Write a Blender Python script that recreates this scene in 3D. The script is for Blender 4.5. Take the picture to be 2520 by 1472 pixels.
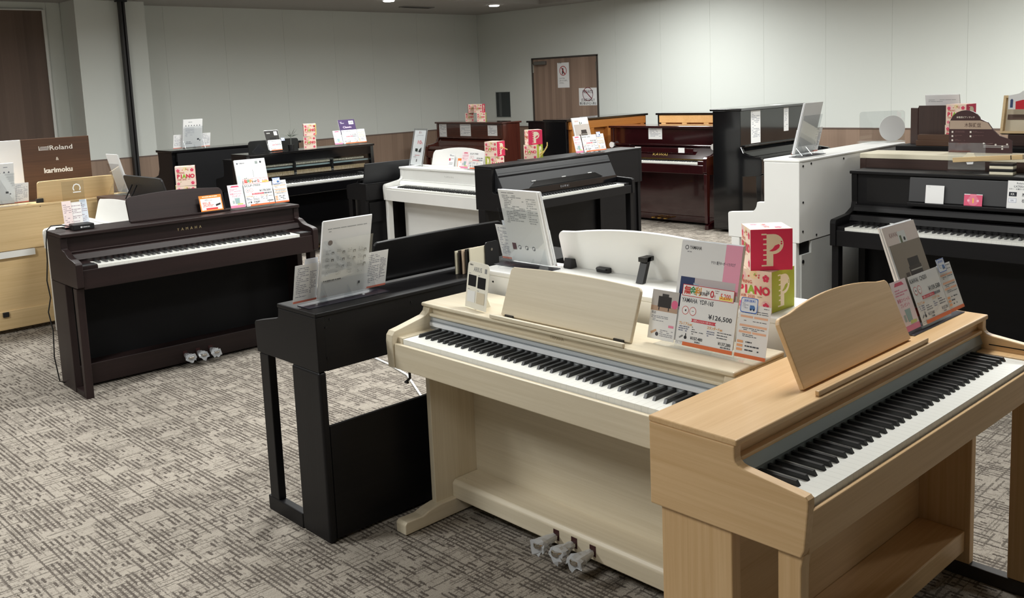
import bpy, bmesh, math, random
from mathutils import Matrix, Vector
random.seed(7)
for o in list(bpy.data.objects): bpy.data.objects.remove(o)
scene = bpy.context.scene
COL = scene.collection
R = math.radians
# ------------------------------------------------------------------ camera
YAW, PITCH, ROLL, CAMH, FPX = .7776647, .133, -.0407, 1.6291, 2296.1
cam_data = bpy.data.cameras.new('camera'); cam = bpy.data.objects.new('camera', cam_data); COL.objects.link(cam)
cam_data.sensor_width = 36; cam_data.lens = FPX/2520*36; cam_data.clip_start = .05; cam_data.clip_end = 100
cam_data.shift_x = -19.47/2520; cam_data.shift_y = -224.2/2520
def _yaw(v):
    c, s = math.cos(YAW), math.sin(YAW)
    return Vector((v[0]*c+v[1]*s, -v[0]*s+v[1]*c, v[2]))
_f = Vector((0, math.cos(PITCH), -math.sin(PITCH))); _u = Vector((0, math.sin(PITCH), math.cos(PITCH))); _r = Vector((1, 0, 0))
_r2 = math.cos(ROLL)*_r+math.sin(ROLL)*_u; _u2 = -math.sin(ROLL)*_r+math.cos(ROLL)*_u
_f, _r2, _u2 = _yaw(_f), _yaw(_r2), _yaw(_u2)
cam.matrix_world = Matrix(((_r2.x, _u2.x, -_f.x, 0), (_r2.y, _u2.y, -_f.y, 0), (_r2.z, _u2.z, -_f.z, CAMH), (0, 0, 0, 1)))
scene.camera = cam
scene.cycles.transparent_max_bounces = 32
# ------------------------------------------------------------------ world, exposure
world = bpy.data.worlds.new('world'); scene.world = world; world.use_nodes = True
world.node_tree.nodes['Background'].inputs[0].default_value = (.80, .88, 1, 1)
world.node_tree.nodes['Background'].inputs[1].default_value = .02
scene.view_settings.view_transform = 'Standard'; scene.view_settings.look = 'None'
scene.view_settings.exposure = 0.25; scene.view_settings.gamma = 1; scene.view_settings.use_curve_mapping = False
# ceiling light panels (centre x, y, length along x, length along y, watts); the fixtures around them are built further down
PANELS = [(-.6, 4.4, 1.2, .5, 88), (3.2, 4.4, 1.2, .5, 54), (7.2, 4.4, 1.2, .5, 66), (8.7, 2.2, 1.2, .5, 86), (8.7, -1.2, 1.2, .5, 88),
          (3.2, 1.75, 1.2, .5, 41), (-.6, 1.3, 1.2, .5, 20), (8.9, 7.2, 1.2, .5, 86), (5.4, 7.9, 1.2, .5, 74), (1.9, 7.9, 1.2, .5, 74)]
CEIL, COFFER = 2.79, 3.06
for i, (px, py, lx, ly, w) in enumerate(PANELS):
    l = bpy.data.lights.new('panel_light', 'AREA'); l.shape = 'RECTANGLE'; l.size = lx-.04; l.size_y = ly-.04; l.energy = w; l.color = (.985, 1, .976); l.spread = R(165)
    o = bpy.data.objects.new('panel_light', l); COL.objects.link(o); o.location = (px, py, COFFER-.062)
# ------------------------------------------------------------------ materials
def lin(c):
    return tuple((v/255/12.92 if v/255 <= .04045 else ((v/255+.055)/1.055)**2.4) for v in c)+(1,)
MATS = {}
def N(nt, t, **kw):
    n = nt.nodes.new(t)
    for k, v in kw.items(): setattr(n, k, v)
    return n
def newmat(name):
    m = bpy.data.materials.new(name); m.use_nodes = True
    return m, m.node_tree, m.node_tree.nodes['Principled BSDF']
def plain(name, rgb, rough=.5, metal=0, spec=.5, bump=0, bscale=300, coat=0):
    if name in MATS: return MATS[name]
    m, nt, b = newmat(name)
    b.inputs['Roughness'].default_value = rough; b.inputs['Metallic'].default_value = metal
    b.inputs['Specular IOR Level'].default_value = spec; b.inputs['Coat Weight'].default_value = coat; b.inputs['Coat Roughness'].default_value = .06
    tc = N(nt, 'ShaderNodeTexCoord'); nz = N(nt, 'ShaderNodeTexNoise'); nz.inputs['Scale'].default_value = bscale if bump else 6
    nt.links.new(tc.outputs['Object'], nz.inputs['Vector'])
    mx = N(nt, 'ShaderNodeMix', data_type='RGBA'); c = lin(rgb)
    mx.inputs['A'].default_value = tuple(v*.97 for v in c[:3])+(1,); mx.inputs['B'].default_value = tuple(min(1, v*1.03) for v in c[:3])+(1,)
    nt.links.new(nz.outputs['Fac'], mx.inputs['Factor']); nt.links.new(mx.outputs['Result'], b.inputs['Base Color'])
    if bump:
        bp = N(nt, 'ShaderNodeBump'); bp.inputs['Strength'].default_value = bump; bp.inputs['Distance'].default_value = .002
        nt.links.new(nz.outputs['Fac'], bp.inputs['Height']); nt.links.new(bp.outputs['Normal'], b.inputs['Normal'])
    MATS[name] = m; return m
def wood(name, c1, c2, axis='x', rough=.4, scale=1., bump=.15, coat=0, spec=.5, stripe=0):
    if name in MATS: return MATS[name]
    m, nt, b = newmat(name)
    b.inputs['Roughness'].default_value = rough; b.inputs['Coat Weight'].default_value = coat; b.inputs['Coat Roughness'].default_value = .05
    b.inputs['Specular IOR Level'].default_value = spec
    tc = N(nt, 'ShaderNodeTexCoord'); mp = N(nt, 'ShaderNodeMapping')
    s = [90*scale]*3; s['xyz'.index(axis)] = 2.2*scale; mp.inputs['Scale'].default_value = s
    nz = N(nt, 'ShaderNodeTexNoise'); nz.inputs['Scale'].default_value = 1; nz.inputs['Detail'].default_value = 5; nz.inputs['Roughness'].default_value = .65; nz.inputs['Distortion'].default_value = .3
    mp2 = N(nt, 'ShaderNodeMapping'); s2 = [9*scale]*3; s2['xyz'.index(axis)] = .6*scale; mp2.inputs['Scale'].default_value = s2
    n2 = N(nt, 'ShaderNodeTexNoise'); n2.inputs['Scale'].default_value = 1; n2.inputs['Detail'].default_value = 3
    nt.links.new(tc.outputs['Object'], mp.inputs['Vector']); nt.links.new(mp.outputs['Vector'], nz.inputs['Vector'])
    nt.links.new(tc.outputs['Object'], mp2.inputs['Vector']); nt.links.new(mp2.outputs['Vector'], n2.inputs['Vector'])
    ad = N(nt, 'ShaderNodeMath', operation='ADD'); nt.links.new(nz.outputs['Fac'], ad.inputs[0]); nt.links.new(n2.outputs['Fac'], ad.inputs[1])
    mr = N(nt, 'ShaderNodeMapRange'); mr.inputs['From Min'].default_value = .72; mr.inputs['From Max'].default_value = 1.28
    nt.links.new(ad.outputs[0], mr.inputs['Value'])
    fac = mr.outputs['Result']
    if stripe:
        mp3 = N(nt, 'ShaderNodeMapping'); s3 = [0, 0, 0]
        for k in 'xyz':
            if k != axis: s3['xyz'.index(k)] = 1/stripe
        mp3.inputs['Scale'].default_value = s3
        sep = N(nt, 'ShaderNodeSeparateXYZ'); sm = N(nt, 'ShaderNodeMath', operation='ADD'); fl = N(nt, 'ShaderNodeMath', operation='FLOOR'); sm2 = N(nt, 'ShaderNodeMath', operation='ADD')
        wn = N(nt, 'ShaderNodeTexWhiteNoise', noise_dimensions='1D')
        nt.links.new(tc.outputs['Object'], mp3.inputs['Vector']); nt.links.new(mp3.outputs['Vector'], sep.inputs[0])
        nt.links.new(sep.outputs[0], sm.inputs[0]); nt.links.new(sep.outputs[1], sm.inputs[1]); nt.links.new(sm.outputs[0], sm2.inputs[0]); nt.links.new(sep.outputs[2], sm2.inputs[1])
        nt.links.new(sm2.outputs[0], fl.inputs[0]); nt.links.new(fl.outputs[0], wn.inputs['W'])
        a2 = N(nt, 'ShaderNodeMath', operation='MULTIPLY_ADD'); a2.inputs[1].default_value = .7; nt.links.new(wn.outputs['Value'], a2.inputs[0])
        m5 = N(nt, 'ShaderNodeMath', operation='MULTIPLY'); m5.inputs[1].default_value = .5; nt.links.new(fac, m5.inputs[0]); nt.links.new(m5.outputs[0], a2.inputs[2]); a3 = N(nt, 'ShaderNodeMath', operation='SUBTRACT'); a3.inputs[1].default_value = .1; nt.links.new(a2.outputs[0], a3.inputs[0]); a3.use_clamp = True; fac = a3.outputs[0]
    mx = N(nt, 'ShaderNodeMix', data_type='RGBA'); mx.inputs['A'].default_value = lin(c1); mx.inputs['B'].default_value = lin(c2)
    nt.links.new(fac, mx.inputs['Factor']); nt.links.new(mx.outputs['Result'], b.inputs['Base Color'])
    if bump:
        bp = N(nt, 'ShaderNodeBump'); bp.inputs['Strength'].default_value = bump; bp.inputs['Distance'].default_value = .0006
        nt.links.new(nz.outputs['Fac'], bp.inputs['Height']); nt.links.new(bp.outputs['Normal'], b.inputs['Normal'])
    MATS[name] = m; return m
def ink(rgb):
    return plain('ink_%02x%02x%02x' % tuple(rgb), rgb, .55, spec=.25)
def acrylic():
    if 'acrylic' in MATS: return MATS['acrylic']
    m, nt, b = newmat('acrylic'); nt.nodes.remove(b)
    out = nt.nodes['Material Output']; tr = N(nt, 'ShaderNodeBsdfTransparent'); tr.inputs[0].default_value = (.935, .945, .95, 1)
    gl = N(nt, 'ShaderNodeBsdfGlossy'); gl.inputs['Roughness'].default_value = .03; gl.inputs[0].default_value = (1, 1, 1, 1)
    fc = N(nt, 'ShaderNodeLayerWeight'); fc.inputs['Blend'].default_value = .5
    pw = N(nt, 'ShaderNodeMath', operation='POWER'); pw.inputs[1].default_value = 4.5; nt.links.new(fc.outputs['Facing'], pw.inputs[0])
    lw = N(nt, 'ShaderNodeMath', operation='MULTIPLY_ADD'); lw.inputs[1].default_value = .7; lw.inputs[2].default_value = .05; nt.links.new(pw.outputs[0], lw.inputs[0])
    mx = N(nt, 'ShaderNodeMixShader'); nt.links.new(lw.outputs[0], mx.inputs[0]); nt.links.new(tr.outputs[0], mx.inputs[1]); nt.links.new(gl.outputs[0], mx.inputs[2]); nt.links.new(mx.outputs[0], out.inputs[0])
    MATS['acrylic'] = m; return m
def carpet():
    m, nt, b = newmat('carpet'); b.inputs['Roughness'].default_value = 1; b.inputs['Specular IOR Level'].default_value = .03
    L = nt.links.new
    tc = N(nt, 'ShaderNodeTexCoord'); sep = N(nt, 'ShaderNodeSeparateXYZ')
    jn = N(nt, 'ShaderNodeTexNoise'); jn.inputs['Scale'].default_value = 130; jn.inputs['Detail'].default_value = 2
    L(tc.outputs['Object'], jn.inputs['Vector'])
    sub = N(nt, 'ShaderNodeVectorMath', operation='SUBTRACT'); sub.inputs[1].default_value = (.5, .5, .5); L(jn.outputs['Color'], sub.inputs[0])
    scl = N(nt, 'ShaderNodeVectorMath', operation='SCALE'); scl.inputs['Scale'].default_value = .012; L(sub.outputs[0], scl.inputs[0])
    add = N(nt, 'ShaderNodeVectorMath', operation='ADD'); L(tc.outputs['Object'], add.inputs[0]); L(scl.outputs[0], add.inputs[1]); L(add.outputs[0], sep.inputs[0])
    def M(op, a, bb=None, c=None, clamp=False):
        n = N(nt, 'ShaderNodeMath', operation=op); n.use_clamp = clamp
        for i, v in enumerate((a, bb, c)):
            if v is None: continue
            if isinstance(v, (int, float)): n.inputs[i].default_value = v
            else: L(v, n.inputs[i])
        return n.outputs[0]
    def wn(a, bb):
        cb = N(nt, 'ShaderNodeCombineXYZ'); L(a, cb.inputs[0]); L(bb, cb.inputs[1])
        w = N(nt, 'ShaderNodeTexWhiteNoise', noise_dimensions='2D'); L(cb.outputs[0], w.inputs['Vector']); return w.outputs['Value']
    X, Y = sep.outputs[0], sep.outputs[1]
    big = N(nt, 'ShaderNodeTexNoise'); big.inputs['Scale'].default_value = 7; big.inputs['Detail'].default_value = 2; L(tc.outputs['Object'], big.inputs['Vector'])
    def dashes(A, B, p, q, fill, thr, vary):
        col = M('FLOOR', M('DIVIDE', A, p)); fx = M('FRACT', M('DIVIDE', A, p))
        off = N(nt, 'ShaderNodeTexWhiteNoise', noise_dimensions='1D'); L(col, off.inputs['W'])
        row = M('FLOOR', M('MULTIPLY_ADD', off.outputs['Value'], 9., M('DIVIDE', B, q)))
        v = wn(col, row)
        t = M('MULTIPLY_ADD', M('SUBTRACT', big.outputs['Fac'], .5), vary, thr)
        return M('MULTIPLY', M('LESS_THAN', v, t), M('LESS_THAN', fx, fill))
    cn = N(nt, 'ShaderNodeTexNoise', noise_dimensions='1D'); cn.inputs['Scale'].default_value = 9; cn.inputs['Detail'].default_value = 3; L(X, cn.inputs['W'])
    gate = M('GREATER_THAN', cn.outputs['Fac'], .45)
    d1 = M('MULTIPLY', dashes(X, Y, .0190, .11, .40, .56, 1.8), gate)
    d4 = dashes(X, Y, .0190, .042, .46, .30, 1.6)
    d6 = dashes(X, Y, .0098, .08, .5, .24, 1.2)
    d2 = dashes(Y, X, .0120, .24, .36, .30, .9)
    d7 = dashes(Y, X, .0240, .12, .30, .38, 1.2)
    d5 = dashes(Y, X, .0060, .030, .5, .5, .5)
    d3 = dashes(X, Y, .0098, .016, .6, .26, 1.2)
    def mx_(*a):
        r = a[0]
        for v in a[1:]: r = M('MAXIMUM', r, v)
        return r
    dk = mx_(M('MULTIPLY', d1, .82), M('MULTIPLY', d4, .9), M('MULTIPLY', d6, .45), M('MULTIPLY', d2, .60), M('MULTIPLY', d7, .72), M('MULTIPLY', d3, .36), M('MULTIPLY', d5, .20))
    fine = N(nt, 'ShaderNodeTexNoise'); fine.inputs['Scale'].default_value = 330; fine.inputs['Detail'].default_value = 2; L(tc.outputs['Object'], fine.inputs['Vector'])
    tl = wn(M('FLOOR', M('DIVIDE', X, .5)), M('FLOOR', M('DIVIDE', Y, .5)))
    mx = N(nt, 'ShaderNodeMix', data_type='RGBA'); mx.inputs['A'].default_value = lin((170, 162, 151)); mx.inputs['B'].default_value = lin((82, 75, 70)); L(dk, mx.inputs['Factor'])
    br = M('ADD', M('MULTIPLY_ADD', fine.outputs['Fac'], 1.0, .40), M('MULTIPLY', tl, .08))
    m2 = N(nt, 'ShaderNodeVectorMath', operation='SCALE'); L(mx.outputs['Result'], m2.inputs[0]); L(br, m2.inputs['Scale'])
    L(m2.outputs[0], b.inputs['Base Color'])
    bp = N(nt, 'ShaderNodeBump'); bp.inputs['Strength'].default_value = .6; bp.inputs['Distance'].default_value = .004; L(fine.outputs['Fac'], bp.inputs['Height']); L(bp.outputs['Normal'], b.inputs['Normal'])
    return m
def emit(name, rgb, s):
    m, nt, b = newmat(name); b.inputs['Emission Color'].default_value = lin(rgb); b.inputs['Emission Strength'].default_value = s; b.inputs['Base Color'].default_value = lin(rgb); return m
OAK = {a: wood('light_oak_'+a, (222, 188, 143), (202, 164, 116), a, .38) for a in 'xyz'}
ASH = {a: wood('white_ash_'+a, (224, 213, 190), (208, 195, 169), a, .40, bump=.08) for a in 'xyz'}
ROSE = {a: wood('dark_rosewood_'+a, (43, 30, 29), (30, 21, 21), a, .45, bump=.2, spec=.3) for a in 'xyz'}
BLK = {a: wood('black_satin_'+a, (20, 19, 21), (14, 13, 15), a, .48, bump=.35, spec=.28) for a in 'xyz'}
GLOSS = {a: plain('black_polish', (14, 14, 16), .12, coat=.6) for a in 'xyz'}
WHT = {a: plain('white_satin', (236, 236, 233), .42) for a in 'xyz'}
PALE = {a: wood('pale_oak_'+a, (222, 194, 148), (204, 174, 126), a, .42) for a in 'xyz'}
MAHO = {a: wood('brown_mahogany_'+a, (86, 43, 33), (64, 30, 24), a, .16, coat=.6, bump=0) for a in 'xyz'}
BURG = {a: wood('burgundy_polish_'+a, (52, 17, 20), (38, 11, 14), a, .13, coat=.7, bump=0) for a in 'xyz'}
DKBR = {a: wood('dark_brown_'+a, (70, 50, 44), (54, 37, 33), a, .45) for a in 'xyz'}
ORANGE = wood('soundboard_orange', (206, 140, 72), (184, 116, 54), 'x', .35, .5)
ORANGE_L = wood('soundboard_pale', (224, 178, 122), (206, 158, 100), 'y', .4, .5)
KEYW = plain('key_white', (238, 238, 232), .28); KEYB = plain('key_black', (26, 26, 28), .35)
SILVER = plain('silver_strip', (200, 205, 210), .3, .35); CHROME = plain('chrome', (200, 196, 190), .18, 1); BRASS = plain('brass', (196, 160, 84), .25, 1)
FELT = plain('black_felt', (20, 19, 20), .95, spec=.1); BACKB = plain('black_board', (18, 18, 20), .7, spec=.2); METAL = plain('dark_metal', (40, 40, 42), .35, .6); PLASTIC = plain('black_plastic', (24, 24, 26), .45)
PAPER = plain('paper_white', (240, 240, 240), .55, spec=.2); PAPERG = plain('paper_grey', (214, 216, 220), .6, spec=.2); CREAM = plain('cream_paint', (232, 224, 200), .45)
WALLP = plain('wall_paint', (222, 226, 221), .8, spec=.15, bump=.08, bscale=260)
WAINS = wood('wainscot_wood', (160, 136, 118), (134, 112, 96), 'z', .6, .45, .05, stripe=.11)
DOORW = wood('door_wood', (164, 139, 122), (130, 108, 94), 'z', .6, .45, .05, stripe=.07)
PARTW = wood('partition_wood', (112, 92, 80), (90, 73, 63), 'z', .6, .45, .05, stripe=.09)
CEILM = plain('ceiling_paint', (176, 174, 170), .85, spec=.1)
WALN = wood('walnut_board', (98, 68, 48), (70, 47, 33), 'x', .5, .7)
# ------------------------------------------------------------------ mesh building
class MB:
    def __init__(s): s.v = []; s.f = []; s.m = []
    def add(s, vs, fs, mi=0):
        n = len(s.v); s.v += [tuple(v) for v in vs]; s.f += [tuple(i+n for i in f) for f in fs]; s.m += [mi]*len(fs); return s
    def box(s, x0, x1, y0, y1, z0, z1, mi=0):
        return s.add([(x0, y0, z0), (x1, y0, z0), (x1, y1, z0), (x0, y1, z0), (x0, y0, z1), (x1, y0, z1), (x1, y1, z1), (x0, y1, z1)],
                     [(3, 2, 1, 0), (4, 5, 6, 7), (0, 1, 5, 4), (1, 2, 6, 5), (2, 3, 7, 6), (3, 0, 4, 7)], mi)
    def prism(s, prof, a0, a1, axis='x', mi=0):
        n = len(prof); vs = []
        for a in (a0, a1):
            for p, q in prof:
                vs.append({'x': (a, p, q), 'y': (p, a, q), 'z': (p, q, a)}[axis])
        fs = [tuple(range(n)), tuple(range(2*n-1, n-1, -1))]+[((i+1) % n, i, i+n, (i+1) % n+n) for i in range(n)]
        return s.add(vs, fs, mi)
    def cyl(s, c, r, h, axis='z', n=16, mi=0, r2=None):
        r2 = r if r2 is None else r2; vs = []
        for k, (rr, hh) in enumerate(((r, 0), (r2, h))):
            for i in range(n):
                a = 2*math.pi*i/n; p, q = rr*math.cos(a), rr*math.sin(a)
                d = {'z': (p, q, hh), 'x': (hh, p, q), 'y': (q, hh, p)}[axis]
                vs.append((c[0]+d[0], c[1]+d[1], c[2]+d[2]))
        fs = [tuple(range(n-1, -1, -1)), tuple(range(n, 2*n))]+[(i, (i+1) % n, (i+1) % n+n, i+n) for i in range(n)]
        return s.add(vs, fs, mi)
    def tube(s, pts, r, n=8, mi=0):
        pts = [Vector(p) for p in pts]; base = len(s.v); vs = []; fs = []
        for i, p in enumerate(pts):
            d = (pts[min(i+1, len(pts)-1)]-pts[max(i-1, 0)]).normalized()
            a = d.orthogonal().normalized() if i == 0 else (a-d*a.dot(d)).normalized()
            b = d.cross(a)
            for k in range(n):
                t = 2*math.pi*k/n; vs.append(p+a*r*math.cos(t)+b*r*math.sin(t))
        for i in range(len(pts)-1):
            for k in range(n): fs.append((i*n+k, i*n+(k+1) % n, (i+1)*n+(k+1) % n, (i+1)*n+k))
        fs += [tuple(range(n-1, -1, -1)), tuple(range((len(pts)-1)*n, len(pts)*n))]
        return s.add(vs, fs, mi)
    def mesh(s, name, mats):
        me = bpy.data.meshes.new(name); me.from_pydata(s.v, [], s.f)
        for m in (mats if isinstance(mats, (list, tuple)) else [mats]): me.materials.append(m)
        for p, mi in zip(me.polygons, s.m): p.material_index = mi
        bm = bmesh.new(); bm.from_mesh(me); bmesh.ops.recalc_face_normals(bm, faces=bm.faces); bm.to_mesh(me); bm.free()
        return me
def link(name, me, parent=None, bevel=0, seg=2, smooth=False):
    o = bpy.data.objects.new(name, me); COL.objects.link(o)
    if parent: o.parent = parent
    if bevel:
        b = o.modifiers.new('bevel', 'BEVEL'); b.width = bevel; b.segments = seg; b.limit_method = 'ANGLE'; b.angle_limit = R(40)
    if smooth:
        for p in me.polygons: p.use_smooth = True
    return o
def obj(name, mb, mats, parent=None, bevel=0, seg=2, smooth=False): return link(name, mb.mesh(name, mats), parent, bevel, seg, smooth)
def tag(o, label, cat, group=None):
    o['label'] = label; o['category'] = cat
    if group: o['group'] = group
    return o
def thing(name, label, cat, loc=(0, 0, 0), rz=0, group=None):
    o = bpy.data.objects.new(name, None); COL.objects.link(o); o.location = loc; o.rotation_euler = (0, 0, R(rz)); o.empty_display_size = .1
    return tag(o, label, cat, group)
def struct(name, mb, mats, parent=None, bevel=0):
    o = obj(name, mb, mats, parent, bevel)
    if not parent: o['kind'] = 'structure'
    return o
def arc(cx, cy, r, a0, a1, n=8): return [(cx+r*math.cos(R(a0+(a1-a0)*i/n)), cy+r*math.sin(R(a0+(a1-a0)*i/n))) for i in range(n+1)]
def rrect(x0, y0, x1, y1, r, n=5, corners='tl tr bl br'):
    p = []
    p += arc(x0+r, y0+r, r, 180, 270, n) if 'bl' in corners else [(x0, y0)]
    p += arc(x1-r, y0+r, r, 270, 360, n) if 'br' in corners else [(x1, y0)]
    p += arc(x1-r, y1-r, r, 0, 90, n) if 'tr' in corners else [(x1, y1)]
    p += arc(x0+r, y1-r, r, 90, 180, n) if 'tl' in corners else [(x0, y1)]
    return p
# ------------------------------------------------------------------ print (flat ink on cards)
_txt = {}
def text_geo(s, bold):
    k = (s, bold)
    if k not in _txt:
        cu = bpy.data.curves.new('t', 'FONT'); cu.body = s; cu.size = 1; cu.offset = bold; cu.resolution_u = 2; cu.fill_mode = 'FRONT'
        o = bpy.data.objects.new('t', cu); me = bpy.data.meshes.new_from_object(o)
        vs = [(v.co.x, v.co.y) for v in me.vertices]; fs = [tuple(p.vertices) for p in me.polygons]
        bpy.data.objects.remove(o); bpy.data.curves.remove(cu); bpy.data.meshes.remove(me); _txt[k] = (vs, fs)
    return _txt[k]
class Print:
    """flat print; u to the right, v up, drawn just in front (-y) of a card"""
    def __init__(s): s.mb = MB(); s.cols = []; s.lv = 0
    def c(s, rgb):
        rgb = tuple(rgb)
        if rgb not in s.cols: s.cols.append(rgb)
        return s.cols.index(rgb)
    def _y(s): s.lv += 1; return -s.lv*.00004
    def poly(s, pts, rgb):
        y = s._y(); s.mb.add([(u, y, v) for u, v in pts], [tuple(range(len(pts)))], s.c(rgb)); return s
    def rect(s, u0, v0, u1, v1, rgb): return s.poly([(u0, v0), (u1, v0), (u1, v1), (u0, v1)], rgb)
    def disc(s, u, v, r, rgb, n=16, ry=None): ry = ry or r; return s.poly([(u+r*math.cos(2*math.pi*i/n), v+ry*math.sin(2*math.pi*i/n)) for i in range(n)], rgb)
    def ring(s, u, v, r, w, rgb, inner=(245, 245, 245), ry=None): ry = ry or r; s.disc(u, v, r, rgb, 24, ry); return s.disc(u, v, r-w, inner, 24, ry-w)
    def frame(s, u0, v0, u1, v1, w, rgb, inner): s.rect(u0, v0, u1, v1, rgb); return s.rect(u0+w, v0+w, u1-w, v1-w, inner)
    def text(s, t, u, v, h, rgb, align='l', bold=.012, width=None):
        vs, fs = text_geo(t, bold)
        if not vs: return s
        x0 = min(p[0] for p in vs); x1 = max(p[0] for p in vs); k = h/.7
        kx = k if width is None else width/(x1-x0)
        du = {'l': u-x0*kx, 'c': u-(x0+x1)/2*kx, 'r': u-x1*kx}[align]; y = s._y()
        s.mb.add([(du+a*kx, y, v+b*k) for a, b in vs], fs, s.c(rgb)); return s
    def lines(s, u0, v0, u1, v1, n, rgb, seed=1, fill=.45):
        rr = random.Random(seed); y = s._y(); st = (v1-v0)/n
        for i in range(n):
            vt = v1-i*st; u = u0+rr.random()*.1*(u1-u0)
            while u < u1-.002:
                w = min((u1-u0)*(.05+.22*rr.random()), u1-u)
                if rr.random() < .85: s.mb.add([(u, y, vt-st*fill), (u+w, y, vt-st*fill), (u+w, y, vt), (u, y, vt)], [(0, 1, 2, 3)], s.c(rgb))
                u += w+.0015+.01*(u1-u0)
                if rr.random() < .12: break
        return s
    def flower(s, u, v, r, rgb):
        for i in range(5): a = math.pi/2+2*math.pi*i/5; s.disc(u+r*.55*math.cos(a), v+r*.55*math.sin(a), r*.45, rgb, 8)
        return s
    def done(s, parent, loc=(0, 0, 0), name='print', back=False):
        if not s.mb.f: return None
        me = bpy.data.meshes.new(name); me.from_pydata(s.mb.v, [], s.mb.f)
        for r in s.cols: me.materials.append(ink(r))
        for p, mi in zip(me.polygons, s.mb.m): p.material_index = mi
        o = link(name, me, parent); o.location = loc
        if back: o.rotation_euler = (0, 0, math.pi)
        return o
# ------------------------------------------------------------------ the room
XW, YW, XL, YN = 10.80, 11.82, -4.5, -4.5
FLOORM = carpet()
struct('floor', MB().box(XL, XW, YN, YW, -.05, 0), FLOORM)
mb = MB()
CX0, CX1, CY0, CY1 = -3.2, 10.33, -3.2, 9.90
mb.box(XL, XW, CY1, YW, CEIL, COFFER+.1); mb.box(XL, XW, YN, CY0, CEIL, COFFER+.1); mb.box(XL, CX0, CY0, CY1, CEIL, COFFER+.1); mb.box(CX1, XW, CY0, CY1, CEIL, COFFER+.1)
mb.box(CX0, CX1, CY0, CY1, COFFER, COFFER+.1)
struct('ceiling', mb, CEILM)
WZ = .92
def walled(name, along, a0, a1, fixed, inward, seams, cap_name, holes=()):
    """backing + panels with open joints above a wood wainscot; along = 'x' or 'y'"""
    def bx(m, p0, p1, d0, d1, z0, z1):
        lo, hi = sorted((fixed+inward*d0, fixed+inward*d1))
        return m.box(p0, p1, lo, hi, z0, z1) if along == 'x' else m.box(lo, hi, p0, p1, z0, z1)
    w = struct(name, bx(MB(), a0, a1, -.12, -.003, 0, CEIL), plain('joint_grey', (168, 170, 166), .9))
    cuts = [a0]+[s for s in sorted(seams) if a0 < s < a1]+[a1]
    for p, q in zip(cuts[:-1], cuts[1:]):
        segs = [(p+.0009, q-.0009, WZ+.004, CEIL)]
        for h0, h1, z0, z1 in holes:
            new = []
            for (u0, u1, v0, v1) in segs:
                if h1 <= u0 or h0 >= u1 or z1 <= v0 or z0 >= v1: new.append((u0, u1, v0, v1)); continue
                if h0 > u0: new.append((u0, h0, v0, v1))
                if h1 < u1: new.append((h1, u1, v0, v1))
                lo, hi = max(u0, h0), min(u1, h1)
                if z0 > v0: new.append((lo, hi, v0, z0))
                if z1 < v1: new.append((lo, hi, z1, v1))
            segs = new
        m = MB()
        for u0, u1, v0, v1 in segs: bx(m, u0, u1, -.003, 0, v0, v1)
        if m.f: obj('wall_panel', m, WALLP, w)
    return w, bx
door_y0, door_y1 = 9.19, 10.55
wr, bxr = walled('wall_right', 'y', YN, YW, XW, -1, [8.83, 8.02, 7.2, 6.39, 5.54, 4.72, 3.88, 3.05, 2.2, 1.35, .5], '', holes=[(door_y0, door_y1, 0, 2.0), (11.09, 11.43, 1.08, 1.49)])
m = MB(); bxr(m, YN, door_y0, 0, .012, 0, WZ); bxr(m, door_y1, YW-.0135, 0, .012, 0, WZ); obj('wainscot', m, WAINS, wr)
m = MB(); bxr(m, YN, door_y0, 0, .02, WZ, WZ+.014); bxr(m, door_y1, YW-.02, 0, .02, WZ, WZ+.014); obj('wainscot_cap', m, plain('cap_taupe', (120, 104, 96), .5), wr)
m = MB(); bxr(m, YN, door_y0, .012, .02, 0, .07); struct('baseboard_right', m, plain('base_dark', (60, 52, 48), .6))
wb, bxb = walled('wall_back', 'x', XL, XW, YW, -1, [5.37, 6.2, 7.1, 7.94, 8.62, 9.5, 10.3, 3.96, 4.12], '', holes=[(XL, 3.93, 0, 2.70)])
m = MB(); bxb(m, 4.0, XW-.012, 0, .012, 0, WZ); obj('wainscot', m, WAINS, wb)
m = MB(); bxb(m, 4.0, XW-.02, 0, .02, WZ, WZ+.014); obj('wainscot_cap', m, plain('cap_taupe', (120, 104, 96), .5), wb)
m = MB(); bxb(m, 4.0, XW-.03, .012, .02, 0, .07); struct('baseboard_back', m, plain('base_dark', (60, 52, 48), .6))
struct('wall_left', MB().box(XL-.12, XL, YN, YW, 0, CEIL), WALLP)
struct('wall_near', MB().box(XL, XW, YN-.12, YN, 0, CEIL), WALLP)
# tall wood sliding partition at the far left of the back wall
d = struct('door_2', MB().box(XL+.01, 3.90, YW-.03, YW-.005, .005, 2.69), PARTW)
obj('door_trim', MB().box(3.90, 3.93, YW-.045, YW-.005, 0, 2.70).box(XL+.01, 3.90, YW-.045, YW-.005, 2.69, 2.705), plain('trim_white', (225, 226, 222), .5), d)
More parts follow.
